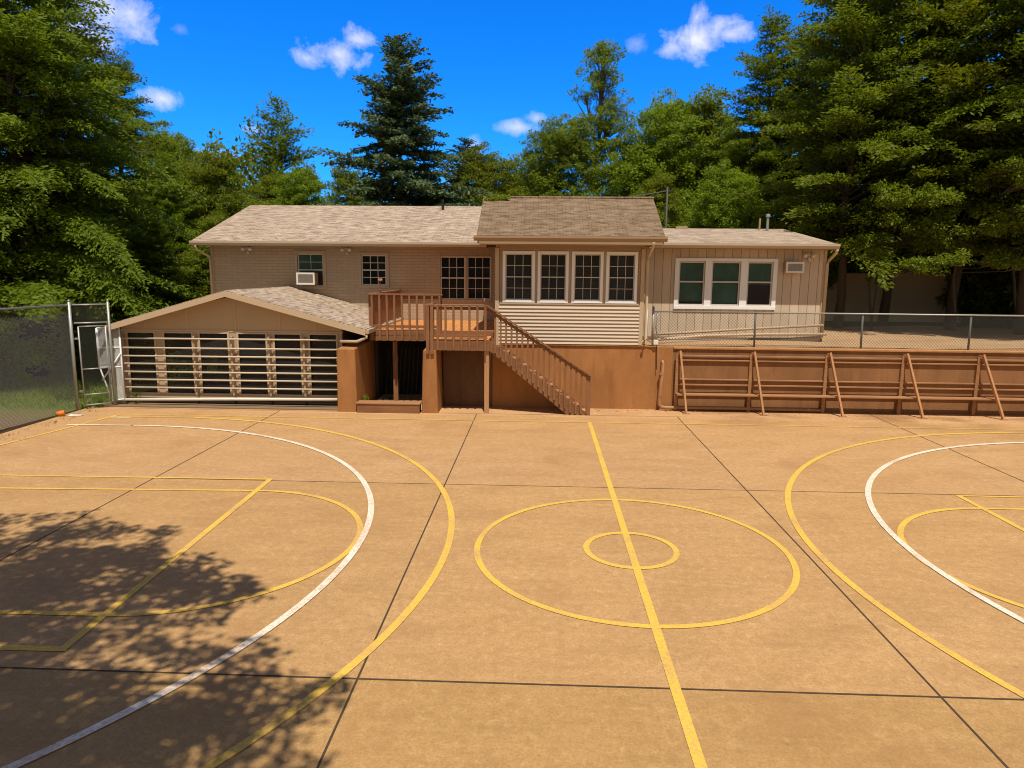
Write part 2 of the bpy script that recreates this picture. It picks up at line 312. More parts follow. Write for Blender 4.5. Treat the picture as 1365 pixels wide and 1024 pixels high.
# ------------------------------------------------------------------ mesh helpers
def offset_of(o):
    v = Vector((0, 0, 0))
    while o is not None: v += Vector(o.location); o = o.parent
    return v
def tag(o, label=None, cat=None, group=None, kind=None):
    if label: o['label'] = label
    if cat: o['category'] = cat
    if group: o['group'] = group
    if kind: o['kind'] = kind
    return o
def thing(name, label, cat, loc=(0, 0, 0), group=None):
    o = bpy.data.objects.new(name, None); COL.objects.link(o); o.location = loc; o.empty_display_size = .2
    return tag(o, label, cat, group)
class MB:
    def __init__(s): s.v = []; s.f = []
    def add(s, vs, fs):
        k = len(s.v); s.v += [tuple(q) for q in vs]; s.f += [tuple(i+k for i in f) for f in fs]; return s
    def box(s, x0, x1, y0, y1, z0, z1):
        x0, x1 = min(x0, x1), max(x0, x1); y0, y1 = min(y0, y1), max(y0, y1); z0, z1 = min(z0, z1), max(z0, z1)
        return s.add([(x0, y0, z0), (x1, y0, z0), (x1, y1, z0), (x0, y1, z0), (x0, y0, z1), (x1, y0, z1), (x1, y1, z1), (x0, y1, z1)],
                     [(0, 3, 2, 1), (4, 5, 6, 7), (0, 1, 5, 4), (1, 2, 6, 5), (2, 3, 7, 6), (3, 0, 4, 7)])
    def beam(s, a, b, w, d, up=(0, 0, 1)):
        a, b = Vector(a), Vector(b); t = (b-a).normalized(); u = Vector(up)
        if abs(t.dot(u)) > .98: u = Vector((0, 1, 0))
        r = t.cross(u).normalized(); u = r.cross(t).normalized(); r = r*(w/2); u = u*(d/2)
        return s.add([a-r-u, a+r-u, a+r+u, a-r+u, b-r-u, b+r-u, b+r+u, b-r+u], [(0, 1, 2, 3), (7, 6, 5, 4), (4, 5, 1, 0), (5, 6, 2, 1), (6, 7, 3, 2), (7, 4, 0, 3)])
    def tube(s, pts, r, n=8, caps=True):
        pts = [Vector(p) for p in pts]; rs = r if isinstance(r, (list, tuple)) else [r]*len(pts); k = len(s.v)
        for i, p in enumerate(pts):
            t = (pts[min(i+1, len(pts)-1)] - pts[max(i-1, 0)]).normalized(); u = Vector((0, 0, 1)) if abs(t.z) < .95 else Vector((1, 0, 0))
            a = t.cross(u).normalized(); b = a.cross(t)
            for j in range(n):
                q = 2*math.pi*j/n; s.v.append(tuple(p + a*(math.cos(q)*rs[i]) + b*(math.sin(q)*rs[i])))
        for i in range(len(pts)-1):
            for j in range(n):
                j2 = (j+1) % n; s.f.append((k+i*n+j, k+(i+1)*n+j, k+(i+1)*n+j2, k+i*n+j2))
        if caps: s.f.append(tuple(k+j for j in range(n))); s.f.append(tuple(k+(len(pts)-1)*n+j for j in reversed(range(n))))
        return s
    def prism(s, poly, axis, a, b):
        """poly: 2-D outline; axis 'x' -> (y,z) extruded along x, 'y' -> (x,z) along y"""
        m = len(poly); P = (lambda p, t: (t, p[0], p[1])) if axis == 'x' else (lambda p, t: (p[0], t, p[1]))
        k = len(s.v); s.v += [P(p, a) for p in poly] + [P(p, b) for p in poly]
        s.f += [tuple(k+i for i in range(m)), tuple(k+m+i for i in reversed(range(m)))] + [(k+i, k+m+i, k+m+(i+1) % m, k+(i+1) % m) for i in range(m)]
        return s
    def build(s, name, mat, parent=None, bevel=0, smooth=False):
        me = bpy.data.meshes.new(name); off = offset_of(parent)
        me.from_pydata([tuple(Vector(v)-off) for v in s.v], [], s.f); me.update()
        bm = bmesh.new(); bm.from_mesh(me)
        bmesh.ops.recalc_face_normals(bm, faces=bm.faces)
        if bevel:
            bmesh.ops.bevel(bm, geom=[e for e in bm.edges if e.is_manifold], offset=bevel, segments=1, affect='EDGES', clamp_overlap=True)
        bm.to_mesh(me); bm.free()
        if smooth: me.polygons.foreach_set('use_smooth', [True]*len(me.polygons))
        me.materials.append(MAT[mat]); o = bpy.data.objects.new(name, me); COL.objects.link(o)
        if parent is not None: o.parent = parent
        return o
def wall_boxes(mb, x0, x1, y0, y1, z0, z1, holes):
    """solid wall in x-z with rectangular holes (hx0, hx1, hz0, hz1)"""
    xs = sorted({x0, x1, *[h[0] for h in holes], *[h[1] for h in holes]}); 
    for a, b in zip(xs[:-1], xs[1:]):
        m = (a+b)/2; zz = sorted([(h[2], h[3]) for h in holes if h[0] < m < h[1]]); z = z0
        for p, q in zz:
            if p > z: mb.box(a, b, y0, y1, z, p)
            z = q
        if z < z1: mb.box(a, b, y0, y1, z, z1)
    return mb
rnd = random.Random(7)

# ------------------------------------------------------------------ ground, court, markings
def sstep(a, b, x): t = min(1, max(0, (x-a)/(b-a))); return t*t*(3-2*t)
def ground_z(x, y):
    z = -.07
    if x > -2.86 and y > 20.62: z = 1.60 if y < 29.2 and x < 23.5 else 1.84
    elif y > 26: z = max(z, -.07 + 2.0*sstep(27, 36, y))
    if y > 60: z += (y-60)*.02
    return z
def build_ground():
    xs = sorted(set([-600, -300, -150, -90, -60] + [-45+i*1.5 for i in range(21)] + [-13.2+i*.9 for i in range(12)] + [-2.90, -2.82] + [i*1.5 for i in range(0, 31)] + [60, 90, 150, 300, 600]))
    ys = sorted(set([-400, -150, -60, -25, -10, 0, 8, 14, 17, 19, 20.60, 20.64] + [21+i*.8 for i in range(26)] + [44, 50, 60, 80, 130, 250, 500]))
    mb = MB(); 
    for y in ys:
        for x in xs: mb.v.append((x, y, ground_z(x, y)))
    w = len(xs)
    for j in range(len(ys)-1):
        for i in range(w-1): mb.f.append((j*w+i, j*w+i+1, (j+1)*w+i+1, (j+1)*w+i))
    o = mb.build('lawn', 'lawn_ground'); tag(o, 'grass and bare earth around the court and house', 'lawn', kind='structure')
build_ground()
mb = MB().box(-13.02, 34, -9, 20.5, -.12, 0); tag(mb.build('court', 'concrete'), 'tan concrete sports court slab', 'court', kind='structure')
def strip_line(mb, a, b, w, z):
    a, b = Vector((*a, z)), Vector((*b, z)); t = (b-a); n = Vector((-t.y, t.x, 0)).normalized()*(w/2); L = t.length; k = max(1, int(L/.5))
    for i in range(k):
        p, q = a+t*(i/k), a+t*((i+1)/k); mb.add([p-n, q-n, q+n, p+n], [(0, 1, 2, 3)])
def strip_arc(mb, c, r, a0, a1, w, z, ry=None):
    ry = ry or r; k = max(8, int(abs(a1-a0)*r/.12))
    pts = [(R(a0)+(R(a1)-R(a0))*i/k) for i in range(k+1)] if False else [math.radians(a0+(a1-a0)*i/k) for i in range(k+1)]
    for p, q in zip(pts[:-1], pts[1:]):
        vs = [(c[0]+(r+s*w/2)*math.cos(t), c[1]+(ry+s*w/2)*math.sin(t), z) for t, s in ((p, -1), (p, 1), (q, 1), (q, -1))]
        mb.add(vs, [(0, 1, 2, 3)])
jm = MB()
for x in (-7.39, -1.752, 3.90, 9.56, 15.2, 20.8): strip_line(jm, (x, -9), (x, 19.35 if x < 9 else 20.4), .022, .004)
for y, w in ((6.29, .024), (12.70, .016), (-.1, .024)): strip_line(jm, (-13, y), (34, y), w, .0045 if y < 10 else .0042)
strip_line(jm, (-12.6, 19.3), (4, 19.38), .016, .0043)
tag(jm.build('expansion_joints', 'joint'), 'dark expansion joints between the concrete slabs', 'joint', kind='structure')
ym = MB(); W = .088
for z, f in ((.008, 0),):
    strip_line(ym, (1.372, -2.0), (1.372, 18.44), .105, .0080)                     # halfway line
    strip_arc(ym, (1.377, 9.735), 2.245, 0, 360, W, .0084); strip_arc(ym, (1.377, 9.735), .65, 0, 360, W, .0084)
    strip_line(ym, (-12.2, 14.9), (-11.55, 18.38), .09, .0080); strip_line(ym, (-12.2, 14.9), (-12.9, 1), .09, .0080)
    strip_line(ym, (-11.5, 18.42), (16, 18.42), .05, .0076)                        # far sideline
    strip_arc(ym, (-9.9, 9.59), 8.6, -62, 86, .10, .0088)
    strip_line(ym, (-9.3, 18.19), (-11.6, 18.1), .06, .0092)
    strip_line(ym, (-14.0, 12.62), (-5.11, 12.77), .06, .0080); strip_line(ym, (-5.145, 12.80), (-5.0, 6.61), .10, .0084); strip_line(ym, (-5.05, 6.655), (-12.5, 6.64), .10, .0080)
    strip_arc(ym, (-5.02, 9.74), 2.33, -90, 90, W, .0090); strip_line(ym, (-12.5, 11.80), (-5.02, 12.07), .07, .0092); strip_line(ym, (-12.5, 7.33), (-5.02, 7.41), W, .0094)
    strip_arc(ym, (12.49, 9.59), 8.42, 92, 245, .10, .0088); strip_line(ym, (12.2, 18.0), (16, 18.0), .06, .0090)
    strip_line(ym, (7.70, 12.63), (16, 12.58), .07, .0080); strip_line(ym, (7.72, 12.66), (7.80, 6.6), .10, .0084); strip_line(ym, (7.8, 6.65), (16, 6.64), .10, .0080)
    strip_arc(ym, (7.73, 9.66), 2.27, 90, 270, W, .0090); strip_line(ym, (7.73, 11.93), (16, 11.93), .07, .0092); strip_line(ym, (7.73, 7.39), (16, 7.37), W, .0094)
tag(ym.build('yellow_court_lines', 'yellow_paint'), 'worn yellow painted court lines', 'court lines', kind='structure')
wm = MB()
strip_arc(wm, (-10.18, 9.55), 7.56, -68, 92, .10, .0120); strip_line(wm, (-10.4, 17.11), (-12.1, 17.06), .085, .0120); strip_line(wm, (-11.55, 18.02), (-11.0, 18.02), .06, .012)
strip_arc(wm, (12.8, 9.7), 7.32, 88, 250, .10, .0120); strip_line(wm, (12.9, 17.02), (17, 17.0), .085, .0124)
tag(wm.build('white_court_lines', 'white_paint'), 'worn white painted three point arcs', 'court lines', kind='structure')
mb = MB().box(3.0, 40, 20.9, 21.4, 1.80, 1.855)
tm = MB()
for (x0, x1, y0, y1) in ((-2.8, 24, 20.66, 29.5),):
    nx, ny = 40, 18
    for j in range(ny+1):
        for i in range(nx+1):
            x = x0+(x1-x0)*i/nx; y = y0+(y1-y0)*j/ny; tm.v.append((x, y, 1.872+rnd.uniform(-.012, .012)+.05*math.sin(x*.7)*math.sin(y*.8)*(1 if j else 0)))
    for j in range(ny):
        for i in range(nx): tm.f.append((j*(nx+1)+i, j*(nx+1)+i+1, (j+1)*(nx+1)+i+1, (j+1)*(nx+1)+i))
tag(tm.build('dirt_terrace', 'terrace_dirt', smooth=True), 'bare tan earth terrace beside the house', 'terrace', kind='structure')

# ------------------------------------------------------------------ house
house = thing('house', 'long tan single storey house with pale shingled roofs and a projecting sunroom', 'house', (-2, 25, 0))
MW = [(-8.66, -7.73, 3.41, 4.56), (-6.37, -5.47, 3.46, 4.53), (-3.55, -2.66, 2.99, 4.50), (-2.60, -1.75, 2.99, 4.50)]
mb = MB(); wall_boxes(mb, -11.75, -1.30, 24.9, 25.1, 0, 4.84, MW)
mb.box(-11.75, -11.55, 25.1, 33.9, 0, 4.84); mb.box(-11.55, .6, 33.7, 33.9, 0, 4.84)
mb.prism([(24.9, 4.84), (33.9, 4.84), (29.4, 6.38)], 'x', -11.752, -11.56); main_wall = mb.build('wall', 'painted_brick', house)
MB().box(-11.79, -11.70, 24.86, 24.898, 0, 4.84).build('corner_trim', 'trim_tan', house)
def roof_profile(yf, zf, yr, zr, yb, zb, t): return [(yf, zf), (yr, zr), (yb, zb), (yb, zb-t), (yr, zr-t), (yf, zf-t)]
mr = MB().prism(roof_profile(24.2, 4.955, 29.4, 6.62, 34.6, 4.955, .07), 'x', -12.12, .8).build('roof', 'shingle_pale', house)
mb = MB().box(-12.12, -12.06, 24.215, 34.58, 4.78, 4.865)
mb2 = MB().prism([(24.2, 4.88), (29.4, 6.545), (29.4, 6.40), (24.2, 4.74)], 'x', -12.10, -12.05).build('rake_board', 'trim_light', mr)
MB().box(-12.06, -1.86, 24.22, 24.9, 4.80, 4.845).build('soffit', 'soffit_tan', mr)
MB().prism([(24.19, 4.80), (24.19, 4.93), (24.06, 4.945), (24.06, 4.88), (24.10, 4.80)], 'x', -12.13, -1.86).build('gutter', 'gutter_tan', mr)
MB().tube([(-3.98, 28.8, 6.2), (-3.98, 28.8, 6.83)], .055, 10).build('vent_pipe', 'black_metal', mr)
MB().tube([(-11.96, 24.13, 4.82), (-11.96, 24.2, 4.68), (-11.80, 24.80, 4.42), (-11.79, 24.83, 4.3), (-11.79, 24.83, 2.3)], .045, 8).build('downspout', 'trim_light', house, smooth=True)
def window(parent, x0, x1, z0, z1, Y, fmat, casing, cols, rows, glass, proud=.03, sashw=.035, mat_sash=None, mid=True, muntin=.016, extra=None, label=None, casebot=None):
    """double hung window: casing (the part itself) > sash, pane, muntin"""
    mat_sash = mat_sash or fmat; c = casing; cb = c if casebot is None else casebot
    mb = MB(); mb.box(x0-c, x0, Y-proud, Y+.02, z0-cb, z1+c); mb.box(x1, x1+c, Y-proud, Y+.02, z0-cb, z1+c)
    mb.box(x0, x1, Y-proud, Y+.02, z1, z1+c); mb.box(x0, x1, Y-proud-.012, Y+.02, z0-cb, z0)
    w = mb.build('window', fmat, parent, .004)
    if label: w['label'] = label
    zm = (z0+z1)/2
    p = MB().box(x0+.001, x1-.001, Y+.055, Y+.07, z0+.001, z1-.001).build('pane', glass, w)
    sm = MB(); s = sashw
    for a, b, yy in ((z0, zm+s/2, Y+.018), (zm-s/2, z1, Y+.034)):
        sm.box(x0, x0+s, yy, yy+.016, a, b); sm.box(x1-s, x1, yy, yy+.016, a, b); sm.box(x0+s, x1-s, yy, yy+.016, a, a+s); sm.box(x0+s, x1-s, yy, yy+.016, b-s, b)
    sm.build('sash', mat_sash, w)
    if cols:
        gm = MB()
        for (a, b, yy, rws) in ((z0+s, zm-s/2, Y+.044, rows[1]), (zm+s/2, z1-s, Y+.051, rows[0])):
            if rws == 0: continue
            for i in range(1, cols): x = x0+s+(x1-x0-2*s)*i/cols; gm.box(x-muntin/2, x+muntin/2, yy, yy+.003, a, b)
            for i in range(1, rws): z = a+(b-a)*i/rws; gm.box(x0+s, x1-s, yy-.0035, yy-.0005, z-muntin/2, z+muntin/2)
        gm.build('muntin', mat_sash, w)
    return w
window(house, *MW[0], 24.9, 'trim_tan', .10, 2, (2, 0), 'glass_green', mat_sash='beige_frame', sashw=.045)
window(house, *MW[1], 24.9, 'trim_tan', .09, 3, (2, 2), 'glass_dark', mat_sash='beige_frame', sashw=.045, muntin=.022)
w3 = window(house, *MW[2], 24.9, 'trim_tan', .028, 3, (2, 2), 'glass_dark', mat_sash='beige_frame', sashw=.045, muntin=.022, casebot=.06)
w4 = window(house, *MW[3], 24.9, 'trim_tan', .028, 3, (2, 2), 'glass_dark', mat_sash='beige_frame', sashw=.045, muntin=.018, casebot=.06)
# sunroom
SX0, SX1, SY = -1.30, 2.97, 20.4
SW = [(-1.10, -.16), (-.09, .81), (.89, 1.80), (1.875, 2.78)]; SZ0, SZ1 = 3.10, 4.58
fwid = .085
mb = MB(); wall_boxes(mb, SX0, SX1, SY, SY+.2, 1.90, 4.80, [(a+fwid, b-fwid, SZ0+fwid, SZ1-fwid) for a, b in SW])
mb.box(SX0, SX0+.2, SY+.2, 24.9, 1.9, 4.8); mb.box(SX1-.2, SX1, SY+.2, 24.9, 1.9, 4.8)
mb.prism([(SY, 4.8), (24.0, 4.8), (22.2, 5.98)], 'x', SX0+.004, SX0+.15); mb.prism([(SY, 4.8), (24.0, 4.8), (22.2, 5.98)], 'x', SX1-.15, SX1-.004)
sw = mb.build('sunroom_wall', 'trim_tan', house)
mb = MB(); n = 11; z0, z1 = 1.915, 3.045
for i in range(n):
    a = z0+(z1-z0)*i/n; b = a+(z1-z0)/n+.006
    mb.prism([(SY-.052, a), (SY-.002, a), (SY-.002, b), (SY-.010, b)], 'x', SX0+.10, SX1-.10)
mb.build('lap_siding', 'lap_siding', house)
for a in (SX0-.012, SX1-.10): MB().box(a, a+.112, SY-.048, SY-.002, 1.90, 4.66).build('corner_trim', 'trim_light', house, .005)
mb = MB().box(SX0+.115, SX1-.115, SY-.030, SY-.002, 4.635, 4.80).build('frieze_board', 'soffit_tan', house)
MB().box(SX0+.115, SX1-.115, SY-.05, SY-.002, 3.05, 3.095).build('sill_board', 'trim_tan', house, .004)
for a, b in SW: window(house, a+fwid, b-fwid, SZ0+fwid, SZ1-fwid, SY, 'white_frame', fwid-.004, 3, (2, 2), 'glass_blind', proud=.045, sashw=.028, mat_sash='beige_frame', muntin=.014)
for x in (SX0+.125, SX1-.16):                            # rough trim strips beside the window row
    mb = MB()
    for k in range(26): z = 3.1+k*.058; mb.box(x, x+.03, SY-.026-rnd.uniform(0, .016), SY-.002, z, z+.058)
    mb.build('batten_strip', 'frame_post', house)
sr = MB().prism(roof_profile(19.8, 4.985, 22.2, 6.24, 24.7, 4.95, .08), 'x', -1.80, 3.42).build('sunroom_roof', 'shingle_brown', house)
MB().prism([(19.82, 4.90), (22.2, 6.155), (22.2, 6.01), (19.82, 4.76)], 'x', -1.78, -1.73).build('rake_board', 'trim_tan', sr)
MB().prism([(19.82, 4.90), (22.2, 6.155), (22.2, 6.01), (19.82, 4.76)], 'x', 3.35, 3.40).build('rake_board', 'trim_tan', sr)
MB().box(-1.73, 3.35, 19.83, 20.37, 4.74, 4.78).build('soffit', 'soffit_tan', sr)
MB().box(-1.73, 3.35, 19.70, 19.829, 4.75, 4.83).build('fascia', 'fascia_brown', sr)
MB().prism([(19.79, 4.83), (19.79, 4.955), (19.66, 4.97), (19.66, 4.91), (19.70, 4.83)], 'x', -1.87, 3.47).build('gutter', 'fascia_brown', sr)
MB().tube([(-1.82, 22.2, 6.25), (3.44, 22.2, 6.25)], .045, 6).build('ridge_cap', 'shingle_brown', sr)
MB().tube([(3.10, 19.72, 4.83), (3.10, 19.78, 4.70), (3.06, 20.25, 4.45), (3.06, 20.32, 4.3), (3.06, 20.32, 2.1), (3.0, 20.25, 1.96)], .045, 8).build('downspout', 'trim_light', house, smooth=True)
# right wing
WY, WX1 = 22.60, 8.92
ww = (4.36, 7.34, 2.93, 4.37)
wins = [(4.38, 5.20), (5.41, 6.31), (6.53, 7.32)]
mb = MB(); wall_boxes(mb, 2.97, WX1, WY, WY+.2, 1.7, 4.78, [(a, b, 2.97, 4.36) for a, b in wins])
mb.box(WX1-.2, WX1, WY+.2, 31.5, 1.7, 4.78); mb.prism([(WY, 4.78), (31.4, 4.78), (27.0, 5.46)], 'x', WX1-.18, WX1+.002)
mb.build('wing_wall', 'grooved_siding', house)
mb = MB()
for a, b in wins: pass
cas = MB(); zb, zt = 2.86, 4.46
cas.box(4.25, 7.45, WY-.05, WY-.003, 4.36, zt); cas.box(4.25, 7.45, WY-.062, WY-.003, zb, 2.97)
for a, b in ((4.25, 4.38), (5.20, 5.41), (6.31, 6.53), (7.32, 7.45)): cas.box(a, b, WY-.05, WY-.003, 2.97, 4.36)
trip = cas.build('triple_window_casing', 'white_frame', house, .004)
for i, (a, b) in enumerate(wins):
    zm = 3.72
    MB().box(a+.002, b-.002, WY+.05, WY+.065, 2.972, 4.358).build('pane', 'glass_green', trip)
    s = MB(); 
    for z0, z1, yy in ((2.975, zm+.02, WY+.0), (zm-.02, 4.355, WY+.02)):
        s.box(a+.004, a+.045, yy, yy+.018, z0, z1); s.box(b-.045, b-.004, yy, yy+.018, z0, z1); s.box(a+.045, b-.045, yy, yy+.018, z0, z0+.045); s.box(a+.045, b-.045, yy, yy+.018, z1-.045, z1)
    s.build('sash', 'beige_frame', trip)
    if i == 0: MB().box(a+.05, b-.05, WY+.019, WY+.024, 3.022, 3.09).build('open_gap', 'dark_void', trip)
    if i == 2: MB().box(a+.05, b-.05, WY+.019, WY+.024, 3.022, 3.63).build('insect_screen', 'glass_screen', trip)
MB().box(WX1-.05, WX1+.03, WY-.035, WY-.002, 1.9, 4.78).build('corner_trim', 'trim_light', house)
wr = MB().prism(roof_profile(22.0, 4.90, 27.0, 5.64, 32.0, 4.90, .07), 'x', 2.99, 9.02).build('wing_roof', 'shingle_pale', house)
MB().prism([(22.0, 4.825), (27.0, 5.565), (27.0, 5.44), (22.0, 4.70)], 'x', 8.95, 9.0).build('rake_board', 'trim_light', wr)
MB().box(2.99, 8.95, 22.02, WY-.003, 4.74, 4.78).build('soffit', 'soffit_tan', wr)
MB().prism([(21.99, 4.75), (21.99, 4.885), (21.86, 4.90), (21.86, 4.83), (21.90, 4.75)], 'x', 3.45, 9.04).build('gutter', 'gutter_tan', wr)
mb = MB().tube([(8.18, 26.2, 5.4), (8.18, 26.2, 6.02)], .05, 8); mb.tube([(8.18, 26.2, 6.02), (8.18, 26.2, 6.12)], [.085, .07], 10); mb.build('vent_pipe', 'galvanised', wr, smooth=False)
MB().tube([(7.96, 26.4, 5.4), (7.96, 26.4, 5.98)], .035, 8).build('vent_pipe', 'frame_post', wr)
MB().box(5.0, 5.42, 26.7, 26.95, 5.55, 5.70).build('roof_vent', 'frame_post', wr)
MB().tube([(8.99, 21.93, 4.76), (8.99, 22.0, 4.64), (8.96, 22.42, 4.42), (8.96, 22.52, 4.30), (8.96, 22.52, 2.0)], .048, 8).build('downspout', 'trim_light', house, smooth=True)
MB().box(2.97, WX1+.06, WY-.07, WY-.005, 1.80, 1.97).build('foundation', 'dirty_slab', house)
# window and wall air conditioners
def air_con(x0, x1, z0, z1, y0, y1, label):
    t = thing('air_conditioner', label, 'air conditioner', ((x0+x1)/2, y1, z0), 'air conditioners on the house')
    MB().box(x0, x1, y0+.02, y1, z0, z1).build('casing', 'frame_post', t, .01)
    f = MB(); b = .05
    f.box(x0-.01, x1+.01, y0, y0+.018, z0-.01, z0+b); f.box(x0-.01, x1+.01, y0, y0+.018, z1-b, z1+.01); f.box(x0-.01, x0+b, y0, y0+.018, z0+b, z1-b); f.box(x1-b, x1+.01, y0, y0+.018, z0+b, z1-b)
    f.build('front_frame', 'ac_white', t)
    g = MB(); k = 11
    for i in range(k): z = z0+b+(z1-z0-2*b)*(i+.5)/k; g.box(x0+b, x1-b, y0+.008, y0+.0185, z-.006, z+.006)
    g.build('grille', 'galvanised', t)
    return t
air_con(-8.56, -7.93, 3.48, 3.88, 24.45, 24.97, 'white framed air conditioner filling the bottom of the left house window')
MB().box(-7.92, -7.78, 24.88, 24.915, 3.45, 3.90).build('filler_panel', 'dark_void', house)
air_con(7.62, 8.16, 4.03, 4.35, 22.28, 22.598, 'wall air conditioner beside the white triple window of the right wing')
def flood(x, y, z, label):
    t = thing('flood_light', label, 'flood light', (x, y, z), 'twin flood lights under the eaves')
    MB().tube([(x, y, z), (x, y-.05, z)], .06, 12).build('base', 'ac_white', t)
    for s in (-1, 1):
        h = MB(); c = Vector((x+s*.10, y-.12, z+.02)); d = Vector((s*.35, -.6, -.45)).normalized()
        h.tube([(x, y-.05, z), tuple(c)], .012, 6); h.tube([tuple(c-d*.03), tuple(c+d*.05), tuple(c+d*.11)], [.03, .055, .065], 12); h.build('lamp_head', 'ac_white', t, smooth=True)
    h = MB(); h.tube([(x, y-.04, z-.03), (x+.03, y-.10, z-.14), (x+.03, y-.11, z-.2)], [.02, .045, .04], 10); h.build('sensor', 'ac_white', t, smooth=True)
flood(-10.42, 24.9, 4.72, 'white twin flood light at the far left under the main eave')
flood(-6.86, 24.9, 4.72, 'white twin flood light under the eave between the two small windows')
flood(8.36, 22.6, 4.58, 'white twin flood light at the top right corner of the right wing')

# ------------------------------------------------------------------ gabled porch with rails
porch = thing('gabled_porch', 'low tan gabled porch with six dark screened openings in front of the house', 'porch', (-9, 20, 0))
zr, ze, xr, xl, xe = 3.40, 2.37, -8.93, -12.50, -4.95
PY = 20.0
ops = [(-12.14, -11.26), (-11.04, -10.14), (-9.98, -9.07), (-8.83, -7.94), (-7.76, -6.92), (-6.72, -5.86)]
MB().prism([(-12.28, 2.22), (-5.74, 2.22), (-5.74, 2.38), (xr, 3.22), (-12.28, 2.38)], 'y', PY, PY+.12).build('gable_wall', 'porch_panel', porch)
for x in (-11.55, -10.3, -8.86, -7.55, -6.5):
    h = 3.18-abs(x-xr)*.27; MB().box(x-.02, x+.02, PY-.012, PY-.001, 2.24, h).build('batten', 'trim_light', porch)
MB().box(-12.30, -5.72, PY-.02, PY+.10, 2.175, 2.222).build('lintel', 'trim_light', porch)
MB().box(-12.30, -5.72, PY-.012, PY+.12, .20, .30).build('sill', 'trim_light', porch)
xs_ = [-12.29] + [q for o in ops for q in o] + [-5.74]
for i in range(0, len(xs_), 2): MB().box(xs_[i], xs_[i+1], PY-.006, PY+.11, .30, 2.175).build('post', 'trim_tan', porch)
for a, b in ops:
    mb = MB(); f = .045; z0, z1 = .305, 2.17
    for q in ((a-.012, a+f, z0, z1), (b-f, b+.012, z0, z1)): mb.box(q[0], q[1], PY-.03, PY-.007, q[2], q[3])
    mb.box(a+f, b-f, PY-.03, PY-.007, z1-f, z1); mb.box(a+f, b-f, PY-.03, PY-.007, z0, z0+f); sf_ = mb.build('screen_frame', 'trim_light', porch)
    MB().box(a+.002, b-.002, PY+.04, PY+.043, .302, 2.172).build('screen', 'screen_mesh', sf_)
th = .09
MB().prism([(xl, ze), (xr, zr), (xe, ze-.03), (xe, ze-.03-th), (xr, zr-th), (xl, ze-th)], 'y', 19.6, 24.88).build('roof', 'shingle_pale_side', porch)
MB().prism([(xl-.01, ze-.025), (xr, zr-.025), (xe+.01, ze-.055), (xe+.01, ze-.215), (xr, zr-.185), (xl-.01, ze-.185)], 'y', 19.57, 19.598).build('rake_board', 'trim_light', porch)
MB().box(xe-.02, xe+.10, 19.62, 24.8, ze-.16, ze-.05).build('gutter', 'gutter_tan', porch)
MB().tube([(xe+.02, 19.7, 2.21), (xe+.02, 19.66, 2.1), (xe-.15, 19.62, 2.02), (-5.2, 19.62, 1.98), (-5.7, 19.7, 1.97)], .045, 8).build('downspout', 'gutter_tan', porch, smooth=True)
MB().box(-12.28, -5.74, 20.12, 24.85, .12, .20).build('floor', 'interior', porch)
MB().box(-11.54, -5.74, 24.80, 24.88, .2, 2.6).build('back_wall', 'interior', porch); MB().box(-5.80, -5.72, 20.12, 24.8, .2, 2.35).build('side_wall', 'interior', porch)  # deep shade inside the porch put into the near-black wall colour
MB().box(-12.27, -12.17, 24.7, 24.86, .2, 2.3).build('side_post', 'trim_tan', porch)
MB().box(-12.3, -5.74, 20.02, 20.1, 0, .19).build('gap_shade', 'dark_void', porch)  # near-black strip standing in for the shadowed gap under the floor
rail = thing('pipe_rail_barrier', 'barrier of seven pale horizontal pipes across the porch openings', 'barrier', (-9, 19.8, 0))
for z in (1.985, 1.71, 1.47, 1.245, 1.005, .775, .54):
    MB().tube([(-12.22, 19.8, z-.008), (-9, 19.8, z), (-5.76, 19.8, z+.008)], .026, 8).build('pipe', 'white_worn', rail, smooth=True)
for x in (-12.2, -10.06, -8.95, -7.85, -6.82):
    MB().box(x-.03, x+.03, 19.83, 19.965, .32, 2.06).build('upright', 'frame_post', rail, .004)
MB().tube([(-12.2, 19.8, .5), (-12.32, 19.8, .5), (-12.36, 19.8, .6), (-12.36, 19.8, 1.95), (-12.2, 19.8, 1.985)], .022, 8).build('end_loop', 'white_worn', rail, smooth=True)
beam = MB().tube([(-12.35, 19.72, .17), (-9, 19.72, .235), (-5.85, 19.72, .27)], .046, 10); tag(beam.build('white_pole', 'pole_white', smooth=True), 'long white pole lying along the foot of the porch', 'pole')
MB_curb = MB().box(-12.9, -5.76, 19.45, 19.98, -.02, .035); tag(MB_curb.build('porch_apron', 'dirty_slab'), 'dirty concrete apron in front of the porch', 'apron', kind='structure')

# ------------------------------------------------------------------ retaining walls
rw = thing('retaining_wall', 'long orange brown stucco retaining wall below the sunroom and terrace', 'retaining wall', (6, 20.5, 0))
MB().box(-1.38, 3.9, 20.4, 20.66, -.05, 1.86).build('wall', 'stucco', rw, .01)
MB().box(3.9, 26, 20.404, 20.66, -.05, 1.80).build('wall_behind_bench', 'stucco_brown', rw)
MB().box(3.9, 26, 20.36, 20.68, 1.80, 1.865).build('coping', 'stucco_cap', rw, .012)
MB().box(-2.84, -1.38, 20.404, 20.66, -.05, 1.86).build('shade_toned_wall', 'stucco_shaded', rw)  # shade under the landing is painted in with the darker stucco
MB().box(-1.30, 3.1, 20.36, 20.42, 1.862, 1.90).build('ledge', 'stucco_cap', rw, .01)
MB().box(-3.0, -2.84, 20.66, 24.9, -.05, 1.86).build('side_wall', 'stucco_shaded', rw)
